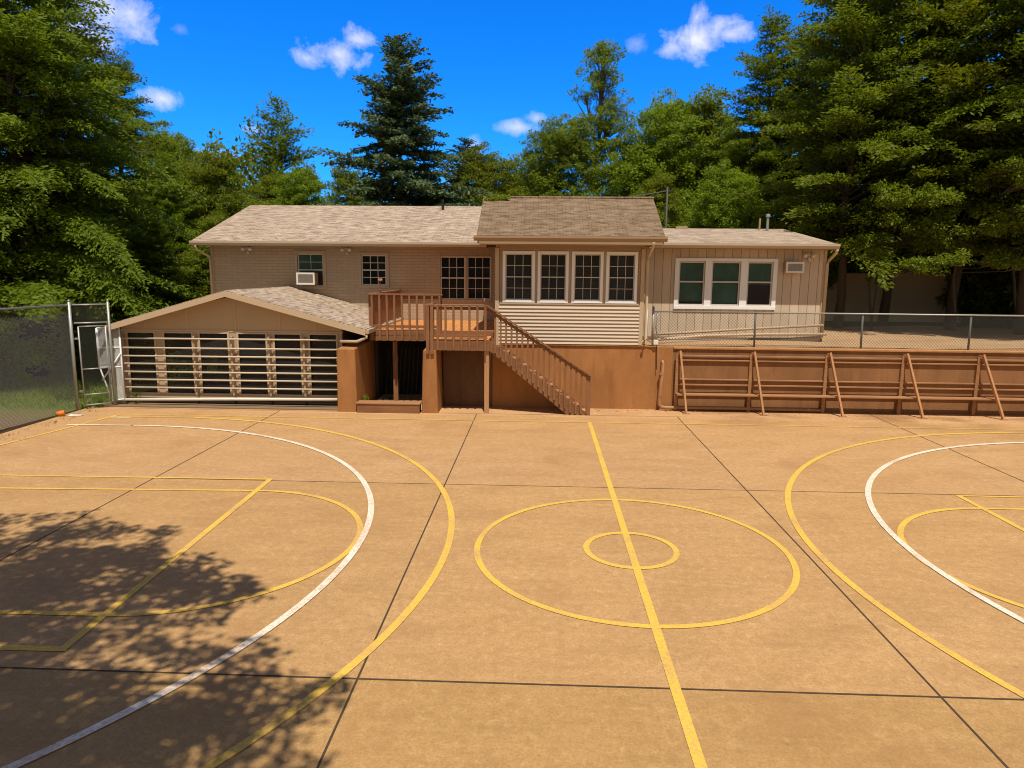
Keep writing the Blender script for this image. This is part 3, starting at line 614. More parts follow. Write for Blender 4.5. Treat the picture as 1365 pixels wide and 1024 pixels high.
def pillar(x0, x1, y0, y1, zf, zb, label, bat=.05):
    mb = MB(); a = bat
    mb.add([(x0-a, y0-a, -.03), (x1+a, y0-a, -.03), (x1+a, y1, -.03), (x0-a, y1, -.03), (x0, y0, zf), (x1, y0, zf), (x1, y1, zb), (x0, y1, zb)], [(0, 3, 2, 1), (4, 5, 6, 7), (0, 1, 5, 4), (1, 2, 6, 5), (2, 3, 7, 6), (3, 0, 4, 7)])
    o = mb.build('stucco_pier', 'stucco', None, .025); tag(o, label, 'pier', 'stucco piers under the deck'); return o
pillar(-5.70, -5.19, 19.33, 21.6, 1.81, 1.90, 'wide orange stucco pier at the right end of the porch', .03)
pillar(-3.27, -2.90, 19.36, 20.38, 1.79, 1.86, 'narrow tapered orange stucco pier under the stair landing', .05)
# basement entrance
ent = thing('basement_doorway', 'dark basement doorway in the recess under the deck', 'doorway', (-4.2, 22.3, 0))
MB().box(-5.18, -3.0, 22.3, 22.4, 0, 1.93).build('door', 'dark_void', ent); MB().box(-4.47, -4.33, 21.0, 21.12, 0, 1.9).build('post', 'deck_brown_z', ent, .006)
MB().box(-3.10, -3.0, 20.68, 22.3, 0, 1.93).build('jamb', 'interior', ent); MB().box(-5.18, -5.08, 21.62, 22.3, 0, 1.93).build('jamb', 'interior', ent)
tag(MB().box(-5.19, -2.99, 20.5, 22.3, -.08, -.004).build('recess_floor', 'dirty_slab'), 'dirty concrete floor of the recess under the deck', 'floor', kind='structure')
bx = thing('timber_step', 'low brown timber step box at the mouth of the recess', 'step', (-4.3, 19.4, 0))
MB().box(-5.15, -3.36, 19.22, 19.26, 0, .25).build('front_board', 'deck_brown_x', bx); MB().box(-5.18, -3.34, 19.20, 19.62, .25, .29).build('top_board', 'bench_wood', bx, .006); MB().box(-5.13, -3.38, 19.262, 19.6, 0, .249).build('core', 'interior', bx)

# ------------------------------------------------------------------ deck and stairs
deck = thing('timber_deck', 'raised brown timber deck with orange floor boards beside the sunroom', 'deck', (-3.2, 22, 0))
mb = MB(); nb = 26
for i in range(nb):
    x = -4.96+i*(3.62/nb); mb.box(x, x+3.62/nb-.008, 20.53, 24.86, 2.215, 2.25)
mb.build('floor', 'deck_floor', deck)
mb = MB().box(-5.0, -1.36, 20.49, 20.53, 2.09, 2.25); mb.box(-5.0, -1.36, 20.495, 20.535, 1.93, 2.08); mb.build('rim_board', 'deck_brown_x', deck)
MB().box(-5.0, -4.96, 20.54, 24.86, 1.95, 2.25).build('side_board', 'deck_brown_y', deck)
mb = MB()
for y in (21.3, 22.1, 22.9, 23.7): mb.box(-4.95, -1.4, y, y+.05, 2.0, 2.21)
mb.build('joist', 'deck_brown_x', deck)
rg = MB().box(-5.06, -2.86, 20.40, 20.54, 3.28, 3.32); rg.box(-5.0, -2.9, 20.455, 20.49, 3.17, 3.26); rg.box(-5.0, -2.9, 20.455, 20.49, 2.32, 2.40)
railing = rg.build('railing', 'deck_brown_x', deck, .004)
for i in range(10): x = -4.94+i*.222; MB().box(x-.029, x+.029, 20.40, 20.453, 1.96, 3.275).build('baluster', 'deck_brown_z', railing)
for x in (-5.02, -2.95): MB().box(x-.05, x+.05, 20.545, 20.645, 1.93, 3.275).build('post', 'deck_brown_z', railing)
sp = MB().box(-5.07, -4.93, 20.66, 24.86, 3.28, 3.32).build('side_railing', 'deck_brown_y', deck)
mb = MB()
for i in range(29): y = 20.7+i*.143; mb.box(-5.0, -4.97, y, y+.139, 2.26, 3.275)
mb.build('privacy_boards', 'deck_brown_z', sp)
stairs = thing('timber_staircase', 'brown timber staircase descending from the deck landing to the court', 'staircase', (-.5, 20, 0))
mb = MB()
for i in range(8): y = 19.43+i*.133; mb.box(-3.08, -1.42, y, y+.127, 2.065, 2.10)
mb.build('landing_floor', 'deck_floor', stairs)
mb = MB().box(-3.1, -1.40, 19.385, 19.43, 1.79, 2.09); mb.box(-3.1, -3.06, 19.432, 20.48, 1.79, 2.06); mb.build('landing_rim', 'deck_brown_x', stairs)
MB().box(-1.545, -1.415, 19.44, 19.57, 0, 2.06).build('support_post', 'prop_wood', stairs, .005)
NS = 11; RISE = 2.1/NS; RUN = 2.80/NS; X0 = -1.40
for i in range(1, NS):
    x = X0+(i-1)*RUN; z = 2.1-i*RISE; MB().box(x-.01, x+RUN+.025, 19.47, 20.36, z-.04, z).build('tread', 'bench_wood', stairs, .004)
def stringer(y0, y1):
    mb = MB(); top = [(X0, 2.09), (X0+2.80, .03), (X0+2.80, 0), (X0+2.2, 0), (X0, 1.79)]; mb.prism(top, 'y', y0, y1); return mb.build('stringer', 'deck_brown_x', stairs)
stringer(19.42, 19.46); stringer(20.365, 20.40)
lr = MB().box(-3.16, -1.44, 19.30, 19.42, 3.03, 3.07); lr.box(-3.06, -1.47, 19.345, 19.38, 2.93, 3.01); lr.box(-3.06, -1.47, 19.345, 19.38, 2.16, 2.23)
lrail = lr.build('landing_railing', 'deck_brown_x', stairs, .004)
for i in range(7): x = -2.84+i*.222; MB().box(x-.029, x+.029, 19.29, 19.343, 1.81, 3.028).build('baluster', 'deck_brown_z', lrail)
for x in (-3.12, -3.0): MB().box(x-.045, x+.045, 19.29, 19.38, 1.70, 3.028).build('post', 'deck_brown_z', lrail)
mb = MB().box(-3.15, -3.05, 19.425, 20.39, 3.03, 3.07).build('side_rail', 'deck_brown_y', lrail)
for i in range(4): y = 19.6+i*.22; MB().box(-3.12, -3.08, y, y+.042, 2.1, 3.028).build('baluster', 'deck_brown_z', lrail)
ra, rb = Vector((-1.46, 19.36, 3.05)), Vector((1.43, 19.36, 1.14))
mb = MB().beam(ra, rb, .12, .04); mb.beam(ra+Vector((0, .012, -.09)), rb+Vector((0, .012, -.09)), .035, .08)
srail = mb.build('stair_railing', 'deck_brown_x', stairs)
for i in range(18):
    x = -1.24+i*.152; t = (x-ra.x)/(rb.x-ra.x); zt = ra.z+(rb.z-ra.z)*t-.02; zb_ = max(.03, 1.86-(x-X0)*.78)
    MB().box(x-.027, x+.027, 19.368, 19.415, zb_, zt).build('baluster', 'deck_brown_z', srail)
MB().box(1.36, 1.45, 19.37, 19.46, 0, 1.12).build('end_post', 'deck_brown_z', srail)
orn = thing('hanging_feeder', 'rusty ornament pole standing at the corner of the deck railing', 'ornament', (-4.98, 21.4, 2.25))
MB().tube([(-4.90, 21.4, 2.25), (-4.90, 21.4, 3.78)], .014, 6).build('pole', 'rust_red', orn)
mb = MB()
for z, r0 in ((3.40, .035), (3.50, .028), (3.60, .03)): mb.tube([(-4.90, 21.4, z-.03), (-4.90, 21.4, z), (-4.90, 21.4, z+.03)], [.01, r0, .01], 8)
mb.build('bead', 'rust_red', orn, smooth=True)
mb = MB()
for a in range(6): mb.tube([(-4.90, 21.4, 3.66), (-4.90+.06*math.cos(a), 21.4+.06*math.sin(a), 3.70), (-4.90+.05*math.cos(a), 21.4+.05*math.sin(a), 3.77)], [.012, .02, .004], 5)
mb.build('flower_head', 'prop_wood', orn)

# ------------------------------------------------------------------ bench with raking props
bench = thing('long_timber_bench', 'long brown timber bench with slatted back and slanting props along the retaining wall', 'bench', (9, 20, 0))
props = [(4.24, 19.81, 4.06), (6.42, 19.79, 6.17), (8.63, 19.76, 8.31), (10.84, 19.73, 10.47), (13.04, 19.70, 12.58), (15.25, 19.68, 14.7), (17.4, 19.66, 16.8)]
for bx_, by_, tx_ in props:
    MB().beam((bx_, by_, -.01), (tx_, 20.19, 1.775), .055, .095, (0, 1, 0)).build('prop', 'prop_wood', bench, .004)
    MB().box(tx_-.10, tx_-.01, 20.24, 20.311, 0, 1.70).build('post', 'bench_wood', bench)
    MB().box(tx_-.04, tx_+.06, 20.18, 20.36, 1.66, 1.73).build('cap_block', 'prop_wood', bench)
    MB().box(bx_-.1, bx_+.1, by_-.06, by_+.06, 0, .018).build('foot_plate', 'bench_wood', bench)
for i in range(len(props)-1):
    a, b = props[i][2]-.008, props[i+1][2]-.102
    dz = -.004*i
    for z0, z1, y0, y1 in ((1.60, 1.65, 20.255, 20.311), (1.475, 1.515, 20.25, 20.311), (.915, .955, 20.26, 20.311), (.755, .80, 20.26, 20.311)):
        MB().box(a, b, y0, y1, z0+dz, z1+dz).build('back_rail', 'bench_wood', bench, .006)
    MB().box(a-.04, b+.05, 20.312, 20.335, .56, 1.57).build('back_panel', 'stucco_brown', bench)
MB().box(3.98, 17, 19.96, 20.235, .50, .545).build('seat', 'bench_wood', bench, .006)

# pipes on the wall
dp = thing('drain_pipe', 'painted drain pipe running down and along the foot of the retaining wall', 'pipe', (3.6, 20.3, 0))
MB().tube([(3.60, 20.40, 1.42), (3.60, 20.30, 1.44), (3.59, 20.27, 1.38), (3.53, 20.27, .32), (3.53, 20.27, .18), (3.60, 20.27, .10), (3.75, 20.27, .085), (5.2, 20.27, .10), (8.2, 20.27, .085)], .052, 10).build('pipe', 'pipe_brown', dp, smooth=True)
for z in (.42, 1.05): MB().tube([(3.545, 20.27, z), (3.548, 20.27, z+.06)], .062, 10).build('collar', 'pipe_brown', dp)
for x in (4.9, 6.5, 7.8): MB().tube([(x, 20.27, .095), (x+.07, 20.27, .095)], .06, 10).build('collar', 'pipe_brown', dp)
cb = thing('conduit_box', 'white electrical box and grey conduit on the corner of the terrace wall', 'conduit', (3.36, 20.35, 1.9))
MB().box(3.30, 3.44, 20.30, 20.36, 1.93, 2.07).build('box', 'ac_white', cb, .01)
MB().tube([(3.40, 20.33, 1.93), (3.42, 20.33, 1.2)], .012, 6).build('wire', 'black_metal', cb)
MB().tube([(3.10, 20.32, 2.95), (3.10, 20.32, 2.15), (3.14, 20.32, 2.05), (3.30, 20.33, 1.98)], .022, 8).build('conduit', 'galvanised', cb, smooth=True)
wp = thing('ground_pipe', 'long pale pipe lying along the foot of the right wing wall', 'pipe', (6, 22.4, 2))
MB().tube([(3.5, 21.6, 2.12), (5.0, 22.1, 2.17), (7.0, 22.4, 2.28), (8.95, 22.42, 2.40)], .04, 8).build('pipe', 'pipe_paint', wp, smooth=True)
wp2 = MB().tube([(3.6, 21.4, 1.98), (5.2, 22.0, 2.06), (7.2, 22.35, 2.10), (9.05, 22.4, 2.12)], .045, 8); tag(wp2.build('ground_pipe', 'trim_light', smooth=True), 'lower pale pipe resting on the earth below the other one', 'pipe')

# ------------------------------------------------------------------ chain link
def chain_link(mb, a, b, z0, z1, sp=.075, r=.0034, over=.0, seed=1):
    """diagonal wires in the vertical plane over a->b"""
    a, b = Vector((*a, 0)), Vector((*b, 0)); d = b-a; L = d.length; t = d/L; H = z1-z0
    def pt(u, v): return a+t*u+Vector((0, 0, z0+v))
    n = int((L+H)/sp)+1
    for k in range(n):
        u0 = k*sp-H
        lo, hi = max(0, -u0), min(H, L-u0)
        if hi-lo < .03: continue
        p, q = pt(u0+lo, lo), pt(u0+hi, hi); mb.tube([p, q], r, 3, False)
        p, q = pt(u0+lo, H-lo), pt(u0+hi, H-hi); mb.tube([p, q], r, 3, False)
        if over and 0 < u0+H < L: mb.tube([pt(u0+H, H), pt(u0+H+.018, H+over)], r*1.2, 3, False); mb.tube([pt(u0+H, H), pt(u0+H-.012, H+over*.8)], r*1.2, 3, False)
    return mb
lf = thing('chain_link_fence', 'tall grey chain link fence along the left edge of the court', 'fence', (-13.1, 16, 0))
A0, A1 = (-13.75, 9.0), (-13.07, 18.9)
ax = lambda y: A0[0]+(A1[0]-A0[0])*(y-9.0)/9.9
chain_link(MB(), A0, A1, .03, 2.98, .12, .0033, .05).build('wire_mesh', 'fence_wire', lf)
MB().tube([(A0[0], A0[1], 2.97), (A1[0], A1[1], 2.97)], .024, 8).build('top_rail', 'galvanised', lf, smooth=True)
for y in (9.6, 12.7, 15.7): MB().tube([(ax(y)-.04, y, -.1), (ax(y)-.04, y, 3.0)], .032, 8).build('post', 'galvanised', lf, smooth=True)
mb = MB().tube([(-13.07, 18.93, -.05), (-13.05, 18.93, 3.06)], .045, 10); mb.tube([(-13.05, 18.93, 3.06), (-13.05, 18.93, 3.12)], [.05, .012], 10); mb.build('gate_post', 'galvanised', lf, smooth=True)
mb = MB().tube([(-12.36, 19.55, 0), (-12.34, 19.55, 3.06)], .034, 10); mb.tube([(-12.34, 19.55, 3.06), (-12.34, 19.55, 3.11)], [.04, .01], 10); mb.build('gate_post', 'galvanised', lf, smooth=True)
ga, gb = (-13.0, 18.99), (-12.37, 19.52)
chain_link(MB(), ga, gb, 2.46, 2.98, .075, .0025, .05).build('wire_mesh', 'fence_wire', lf)
for z in (2.97, 2.46): MB().tube([(*ga, z), (*gb, z)], .022, 8).build('cross_rail', 'galvanised', lf, smooth=True)
gt = thing('gate', 'narrow grey chain link gate between the two tall fence posts', 'gate', (-12.7, 19.2, 0))
g0, g1 = (-12.93, 19.05), (-12.42, 19.48)
mb = MB()
for q in (g0, g1): mb.tube([(*q, .12), (*q, 2.36)], .022, 8)
for z in (.12, 1.15, 2.36, .42): mb.tube([(*g0, z), (*g1, z)], .018, 8)
mb.build('frame', 'galvanised', gt, smooth=True)
chain_link(MB(), g0, g1, .14, 2.34, .075, .0024).build('wire_mesh', 'fence_wire', gt)
for z in (.5, 2.0): MB().box(-13.02, -12.93, 18.98, 19.06, z, z+.05).build('hinge', 'galvanised', gt)
wg = thing('gate', 'white open gate leaf with diagonal braces leaning beside the porch', 'gate', (-12.4, 19.65, 0))
h0, h1 = (-12.78, 19.62), (-12.16, 19.70)
mb = MB().tube([(*h0, 1.15), (*h0, 2.27)], .03, 8); mb.tube([(-12.78, 19.62, 1.15), (-12.5, 19.655, .12)], .02, 8); mb.tube([(*h1, .14), (*h1, 2.29)], .024, 8)
for z in (2.28, 1.70, 1.13): mb.tube([(*h0, z), (*h1, z+.02)], .02, 8)
mb.tube([(-12.5, 19.655, .14), (*h1, .2)], .018, 8); mb.build('frame', 'white_frame', wg, smooth=True)
mb = MB().tube([(-12.72, 19.60, .75), (-12.15, 19.66, 1.55)], .018, 8); mb.tube([(-12.52, 19.62, .62), (-12.36, 19.64, .62), (-12.44, 19.63, .52), (-12.52, 19.62, .62)], .012, 6)
mb.tube([(-12.52, 19.63, 1.13), (-12.50, 19.63, 2.27)], .012, 6); mb.tube([(-12.30, 19.64, 1.70), (-12.45, 19.63, 1.85), (-12.5, 19.63, 2.05)], .014, 6); mb.build('brace', 'white_frame', wg, smooth=True)
chain_link(MB(), h0, h1, 1.15, 2.27, .045, .0048).build('wire_mesh', 'white_frame', wg)
chain_link(MB(), (-12.5, 19.655), h1, .15, 1.12, .045, .0048).build('wire_mesh', 'white_frame', wg)
rf = thing('chain_link_fence', 'low grey chain link fence on top of the retaining wall', 'fence', (10, 20.55, 1.87))
rx0, rx1 = 3.30, 24.0
chain_link(MB(), (rx0, 20.56), (rx1, 20.56), 1.88, 2.87, .09, .0036, .035).build('wire_mesh', 'fence_wire', rf)
MB().tube([(rx0, 20.56, 2.88), (rx1, 20.56, 2.85)], .022, 8).build('top_rail', 'galvanised', rf, smooth=True)
for x in (6.27, 9.33, 12.38, 15.4, 18.4): MB().tube([(x, 20.585, 1.84), (x-.02, 20.585, 2.89)], .03, 8).build('post', 'grey_pole', rf, smooth=True)
mb = MB().tube([(3.32, 20.56, 1.84), (3.30, 20.56, 2.99)], .036, 10); mb.tube([(3.30, 20.56, 2.99), (3.30, 20.56, 3.05)], [.04, .01], 8); mb.build('end_post', 'galvanised', rf, smooth=True)
MB().tube([(3.42, 20.58, 2.85), (3.40, 20.58, 2.4), (3.44, 20.58, 2.2), (3.55, 20.58, 2.1), (3.8, 20.58, 2.08), (6.0, 20.6, 2.12)], .02, 8).build('bent_rail', 'galvanised', rf, smooth=True)
ob = thing('orange_cup', 'small orange plastic cup lying at the left edge of the court', 'cup', (-13.0, 18.1, 0))
MB().tube([(-13.06, 18.05, .075), (-12.98, 18.08, .08), (-12.9, 18.12, .085)], [.055, .07, .08], 12).build('body', 'orange_plastic', ob, smooth=True)
MB().tube([(-12.905, 18.118, .085), (-12.895, 18.122, .085)], .086, 12).build('rim', 'orange_plastic', ob)
pp = MB().add([(-12.78, 18.08, .012), (-12.45, 18.13, .02), (-12.47, 18.26, .015), (-12.8, 18.21, .03), (-12.62, 18.12, .04)], [(0, 1, 4), (1, 2, 4), (2, 3, 4), (3, 0, 4)]); tag(pp.build('paper_scrap', 'paper'), 'scrap of white paper lying beside the orange cup', 'paper')

# ------------------------------------------------------------------ things at the back
up = thing('utility_pole', 'thin grey utility pole rising behind the sunroom roof', 'pole', (5.4, 31, 1.8))
MB().tube([(5.38, 31, 1.8), (5.36, 31, 7.62)], [.055, .042], 8).build('pole', 'pole_dark', up, smooth=True); MB().beam((5.2, 31, 7.45), (5.55, 31, 7.45), .04, .04).build('crossarm', 'pole_dark', up)
mb = MB(); P0, P1 = Vector((5.36, 31, 7.45)), Vector((-4.0, 30.5, 6.72)); mb.tube([P0.lerp(P1, t/12)-Vector((0, 0, .25*4*(t/12)*(1-t/12))) for t in range(13)], .02, 5, False)
tag(mb.build('overhead_wire', 'grey_pole'), 'dark overhead wire sagging from the pole behind the roof', 'wire')
lp = thing('garden_lamp', 'slim black garden lamp behind the low fence', 'lamp', (12.8, 27, 1.86))
MB().tube([(12.55, 27, 1.8), (12.62, 27, 3.55)], .025, 8).build('pole', 'black_metal', lp); mb = MB().tube([(12.62, 27, 3.55), (12.62, 27, 3.62), (12.62, 27, 3.78), (12.62, 27, 3.85)], [.03, .06, .07, .02], 8); mb.build('lamp_head', 'black_metal', lp)
gw = thing('garden_wall', 'tan block wall in deep shade behind the trees', 'wall', (17, 33, 1.8))
MB().box(12.6, 19.4, 33, 33.25, 1.7, 3.98).build('wall', 'wall_render', gw); MB().box(12.5, 19.5, 32.95, 33.3, 3.98, 4.06).build('coping', 'trim_light', gw, .01)

# ------------------------------------------------------------------ trees
def leaves_mesh(name, C, D, Nn, L, Wd, mat, parent=None, fold=.25):
    """diamond leaves: centres C, directions D, normals Nn (n,3); lengths L, widths Wd (n,)"""
    C = np.asarray(C, float); n = len(C); D = D/np.linalg.norm(D, axis=1, keepdims=True)
    S = np.cross(D, Nn); S /= np.linalg.norm(S, axis=1, keepdims=True)+1e-9; U = np.cross(S, D)
    L = np.broadcast_to(L, (n,))[:, None]; Wd = np.broadcast_to(Wd, (n,))[:, None]
    V = np.stack([C-D*L*.5, C+S*Wd*.5-U*Wd*fold*.5+D*L*.05, C+D*L*.5, C-S*Wd*.5-U*Wd*fold*.5+D*L*.05], 1).reshape(-1, 3)
    me = bpy.data.meshes.new(name); me.vertices.add(4*n); me.vertices.foreach_set('co', V.ravel().astype(np.float32))
    me.loops.add(4*n); me.loops.foreach_set('vertex_index', np.arange(4*n, dtype=np.int32))
    me.polygons.add(n); me.polygons.foreach_set('loop_start', np.arange(0, 4*n, 4, dtype=np.int32)); me.polygons.foreach_set('loop_total', np.full(n, 4, np.int32))
    me.update(calc_edges=True); me.materials.append(MAT[mat])
    o = bpy.data.objects.new(name, me); COL.objects.link(o)
    if parent is not None: o.parent = parent
    return o
def nrm(a): return a/(np.linalg.norm(a, axis=-1, keepdims=True)+1e-9)
def conifer(name, seed, h, r, zb, mat, droop=.5, rise=.2, per_m=9, tw=.5, leafL=.205, leafW=.08, prof=.66, bark='bark', label='', dens=1.55, gap=.12, group=None, trunk_r=None, hang=.3, cat='tree', lean=0, vary=.2, fluff=.085, inner=.20):
    g = np.random.default_rng(seed); root = thing(name, label, cat, (0, 0, 0), group)
    tr = trunk_r or h*.016; tm = MB(); k = 12
    tm.tube([(lean*(i/k)**2*h*.1+.08*math.sin(i*1.3+seed), .08*math.cos(i*1.7+seed), h*i/k) for i in range(k+1)], [tr*(1-.93*i/k)*(1.25 if i == 0 else 1) for i in range(k+1)], 9)
    Cs, Ds, Ns = [], [], []
    nb = int((h-zb)*per_m); zs = np.sort(zb+(h*.995-zb)*g.random(nb)**1.0); az = g.random()*6.28
    layer_len = 1+.28*np.sin(np.arange(nb)*.55+g.random()*6)*g.random(nb)
    for i in range(nb):
        z = zs[i]; t = (z-zb)/(h-zb); az += 2.399+g.normal(0, .35)
        base_round = min(1, .62+t*3.2)
        Lb = r*((1-t)**prof)*base_round*g.uniform(.58, 1.2)*layer_len[i]+.22
        if g.random() < gap: Lb *= .55
        o = np.array([math.cos(az), math.sin(az), 0]); sd = np.array([-o[1], o[0], 0])
        ri = rise+(.55*t**2)+g.normal(0, vary); dr = droop*(1-.5*t)*g.uniform(.6, 1.35)
        def P(s): return np.array([0, 0, z])+o*(s*Lb)+np.array([0, 0, Lb*(ri*s-dr*s*s)])
        if Lb > .8: tm.tube([P(s) for s in (0, .35, .7, .95)], [.012+.012*Lb, .01+.007*Lb, .008, .004], 4, False)
        ns = max(3, int(Lb/.17*dens)); ss = np.linspace(.10 if t > .6 else inner, 1.0, ns)
        for s in ss:
            p = P(s); tang = o+np.array([0, 0, ri-2*dr*s]); tang = tang/np.linalg.norm(tang)
            lt = (tw*Lb*(1-s)*.75+.26)*g.uniform(.6, 1.15)
            for sg in (-1, 1):
                d = nrm(tang*.75+sd*sg*g.uniform(.5, 1.0)+np.array([0, 0, -hang*g.uniform(-.5, 1.3)])); nl = max(2, int(lt/.125*dens))
                u = (np.arange(nl)+.5)/nl*lt; q = p+d*u[:, None]+g.normal(0, fluff, (nl, 3)); q[:, 2] -= hang*.5*(u**2)/max(lt, .3)
                Cs.append(q); Ds.append(d+g.normal(0, .38, (nl, 3))+sd*sg*.1); Ns.append(np.array([0, -.25, .9])+g.normal(0, .55, (nl, 3)))
            if s > .9: Cs.append(p[None]+tang*.1); Ds.append(tang[None]); Ns.append(np.array([[0, 0, 1.]]))
    C = np.concatenate(Cs); n = len(C)
    tm.build('trunk', bark, root, smooth=True)
    leaves_mesh('crown', C, np.concatenate(Ds), np.concatenate(Ns), leafL*g.uniform(.7, 1.3, n), leafW*g.uniform(.7, 1.3, n), mat, root)
    return root
def broadleaf(name, seed, h, lobes, mat, n_leaf=45000, leaf=.15, trunk_top=.55, tr=.22, bark='bark_grey', label='', group=None, cat='tree', clump=.42, per=70, thin=1.0):
    """lobes: (x, y, z, rx, ry, rz) ellipsoids of the crown"""
    g = np.random.default_rng(seed); root = thing(name, label, cat, (0, 0, 0), group); tm = MB(); k = 8; H = h*trunk_top
    if tr > 0:
        tm.tube([(.1*math.sin(i+seed), .1*math.cos(i*1.4+seed), H*i/k) for i in range(k+1)], [tr*(1-.75*i/k)*(1.3 if i == 0 else 1) for i in range(k+1)], 9)
    vol = np.array([l[3]*l[4]*l[5] for l in lobes]); vol = vol**.95/np.sum(vol**.95); nc = n_leaf//per
    idx = g.choice(len(lobes), nc, p=vol); Lo = np.array(lobes)[idx]
    d = nrm(g.normal(size=(nc, 3))); rad = g.random(nc)**.42
    cc = Lo[:, :3]+d*rad[:, None]*Lo[:, 3:]
    for l in lobes:
        a = Vector((.05, .05, min(H*.95, max(H*.35, l[2]-l[5]*1.2)))); b = Vector(l[:3]); m = a.lerp(b, .5)+Vector((0, 0, .15*(b-a).length*-.3))
        if tr > 0: tm.tube([a, m, b], [tr*.38, tr*.26, .03], 6, False)
        sel = [i for i in range(nc) if tuple(Lo[i]) == tuple(np.array(l))][:26]
        if tr > 0:
            for i in sel: tm.tube([m.lerp(b, g.random()), tuple(cc[i])], [.028, .008], 4, False)
    cs = clump*g.uniform(.6, 1.4, nc); cnt = np.maximum(8, (per*(cs/clump)**1.6).astype(int)); ii = np.repeat(np.arange(nc), cnt); n = len(ii)
    e = nrm(g.normal(size=(n, 3)))*(g.random(n)**.45)[:, None]; e[:, 2] *= .62
    C = cc[ii]+e*cs[ii][:, None]
    out = nrm(e+.6*d[ii]); D = nrm(g.normal(size=(n, 3))+out*.6+np.array([0, 0, -.25])); Nn = nrm(out*.5+np.array([0, 0, .8])+g.normal(0, .55, (n, 3)))
    if tr > 0: tm.build('trunk', bark, root, smooth=True)
    leaves_mesh('crown', C, D, Nn, leaf*g.uniform(.7, 1.35, n), leaf*.62*g.uniform(.7, 1.3, n), mat, root)
    return root
def put(o, x, y, z, rot=0, s=1.0, sz=None):
    o.location = (x, y, z); o.rotation_euler = (0, 0, rot); o.scale = (s, s, sz or s); return o
def dup(root, x, y, z, rot, s, label, sz=None, group=None):
    r = root.copy(); COL.objects.link(r); r['label'] = label
    if group: r['group'] = group
    for ch in root.children: c = ch.copy(); COL.objects.link(c); c.parent = r
    return put(r, x, y, z, rot, s, sz)
GL, GR, GB = 'hemlocks along the left side', 'conifers in the right hand grove', 'leafy trees behind the house'
hA = conifer('hemlock_tree', 11, 20, 6.4, .6, 'leaf_hemlock', per_m=17, label='huge dense hemlock filling the left edge of the photo', group=GL)
hB = conifer('hemlock_tree', 12, 19, 5.8, .8, 'leaf_hemlock', per_m=13, label='second tall hemlock from the left edge', group=GL, droop=.42)
hC = conifer('hemlock_tree', 13, 18, 4.7, 3.3, 'leaf_hemlock', per_m=14, rise=.34, hang=.12, label='tall conifer with bare lower trunk beside the right wing corner', group=GR, droop=.45, gap=.22, trunk_r=.19)
hD = conifer('hemlock_tree', 14, 19, 4.5, 3.2, 'leaf_hemlock', rise=.34, hang=.12, label='tall conifer with its trunk behind the garden lamp', group=GR, droop=.35, gap=.25, trunk_r=.18, per_m=13)
put(hA, -18.6, 25.0, -.05, .4, .95); put(hB, -19.9, 30.0, .3, 1.9, .84)
dup(hA, -25.5, 29.5, .2, 2.2, 1.1, 'hemlock crown just inside the left border behind the huge one', group=GL)
dup(hB, -21.4, 36.0, 1.5, 4.0, .69, 'lower hemlock with feathery top at the right end of the left row', group=GL)
dup(hA, -17.4, 32.5, .8, 5.0, .42, 'small bushy hemlock below the left row beside the house', group=GL)
dup(hA, -15.6, 28.2, .1, 3.1, .30, 'young hemlock close to the left corner of the house', group=GL)
put(hC, 11.9, 28.5, 1.6, 0, .92)
put(hD, 14.3, 29.8, 1.8, 1.0, .98)
dup(hC, 11.2, 37.0, 1.9, 2.0, .80, 'pointed conifer rising left of the grove behind the right wing')
dup(hC, 12.7, 36.5, 1.9, 3.5, .76, 'second pointed conifer just right of the first one behind the wing')
dup(hD, 16.1, 28.0, 1.6, 3.0, 1.02, 'conifer whose trunk stands right of the tan garden wall')
dup(hC, 17.7, 26.5, 1.6, 4.4, 1.05, 'conifer with pale trunk close to the right border')
dup(hD, 18.5, 36.0, 1.9, 5.0, 1.15, 'conifer standing behind the right border trees')
dup(hA, 23.5, 31.5, 1.9, .8, 1.1, 'dense conifer filling the top right corner', group=GR)
dup(hC, 15.2, 36.5, 1.9, 1.2, 1.0, 'conifer behind the tan garden wall')
sp = conifer('spruce_tree', 21, 13.9, 5.3, .8, 'leaf_spruce', droop=.30, rise=.14, per_m=17, tw=.42, leafL=.27, leafW=.10, prof=.66, vary=.10, fluff=.06, dens=1.5, inner=.12, hang=.3, label='big blue green spruce rising behind the middle of the main roof', gap=.2, group='conifers behind the house')
put(sp, -7.45, 38, 1.9, .7, 1.0)
dup(sp, -4.5, 43, 1.9, 2.0, .70, 'smaller spruce half hidden at the right shoulder of the big spruce')
sp2 = conifer('spruce_tree', 22, 12.5, 4.0, 3.0, 'leaf_hemlock', droop=.2, rise=.25, per_m=18, tw=.42, leafL=.26, leafW=.10, prof=.72, hang=.2, label='thin open conifer rising above the trees left of the big spruce', gap=.2, group='conifers behind the house', dens=1.0)
put(sp2, -16.5, 45, 2.0, 0, .98)
maple = broadleaf('maple_tree', 31, 11, [(0, 0, 8.2, 2.3, 2.3, 2.4), (-1.7, .3, 6.6, 1.9, 1.9, 1.7), (1.8, -.2, 6.4, 2.0, 2.0, 1.9), (.2, -1.3, 5.0, 2.2, 2.0, 1.6), (-2.0, -.6, 4.2, 1.9, 1.8, 1.5), (2.2, .5, 4.0, 1.8, 1.8, 1.5), (.6, .3, 10.1, 1.2, 1.2, 1.2), (0, -1, 2.8, 2.4, 2, 1.4)], 'leaf_maple', 85000, .135, label='rounded green maple left of the main roof end', group=GB)
put(maple, -16.9, 36, 1.0, 0, .82)
dup(maple, -22.0, 42, 1.8, 2.0, .95, 'airy maple top showing between the left hemlocks and the rounded maple')
dup(maple, -14.2, 31.0, .3, 4.0, .55, 'low bushy maple touching the left end of the house')
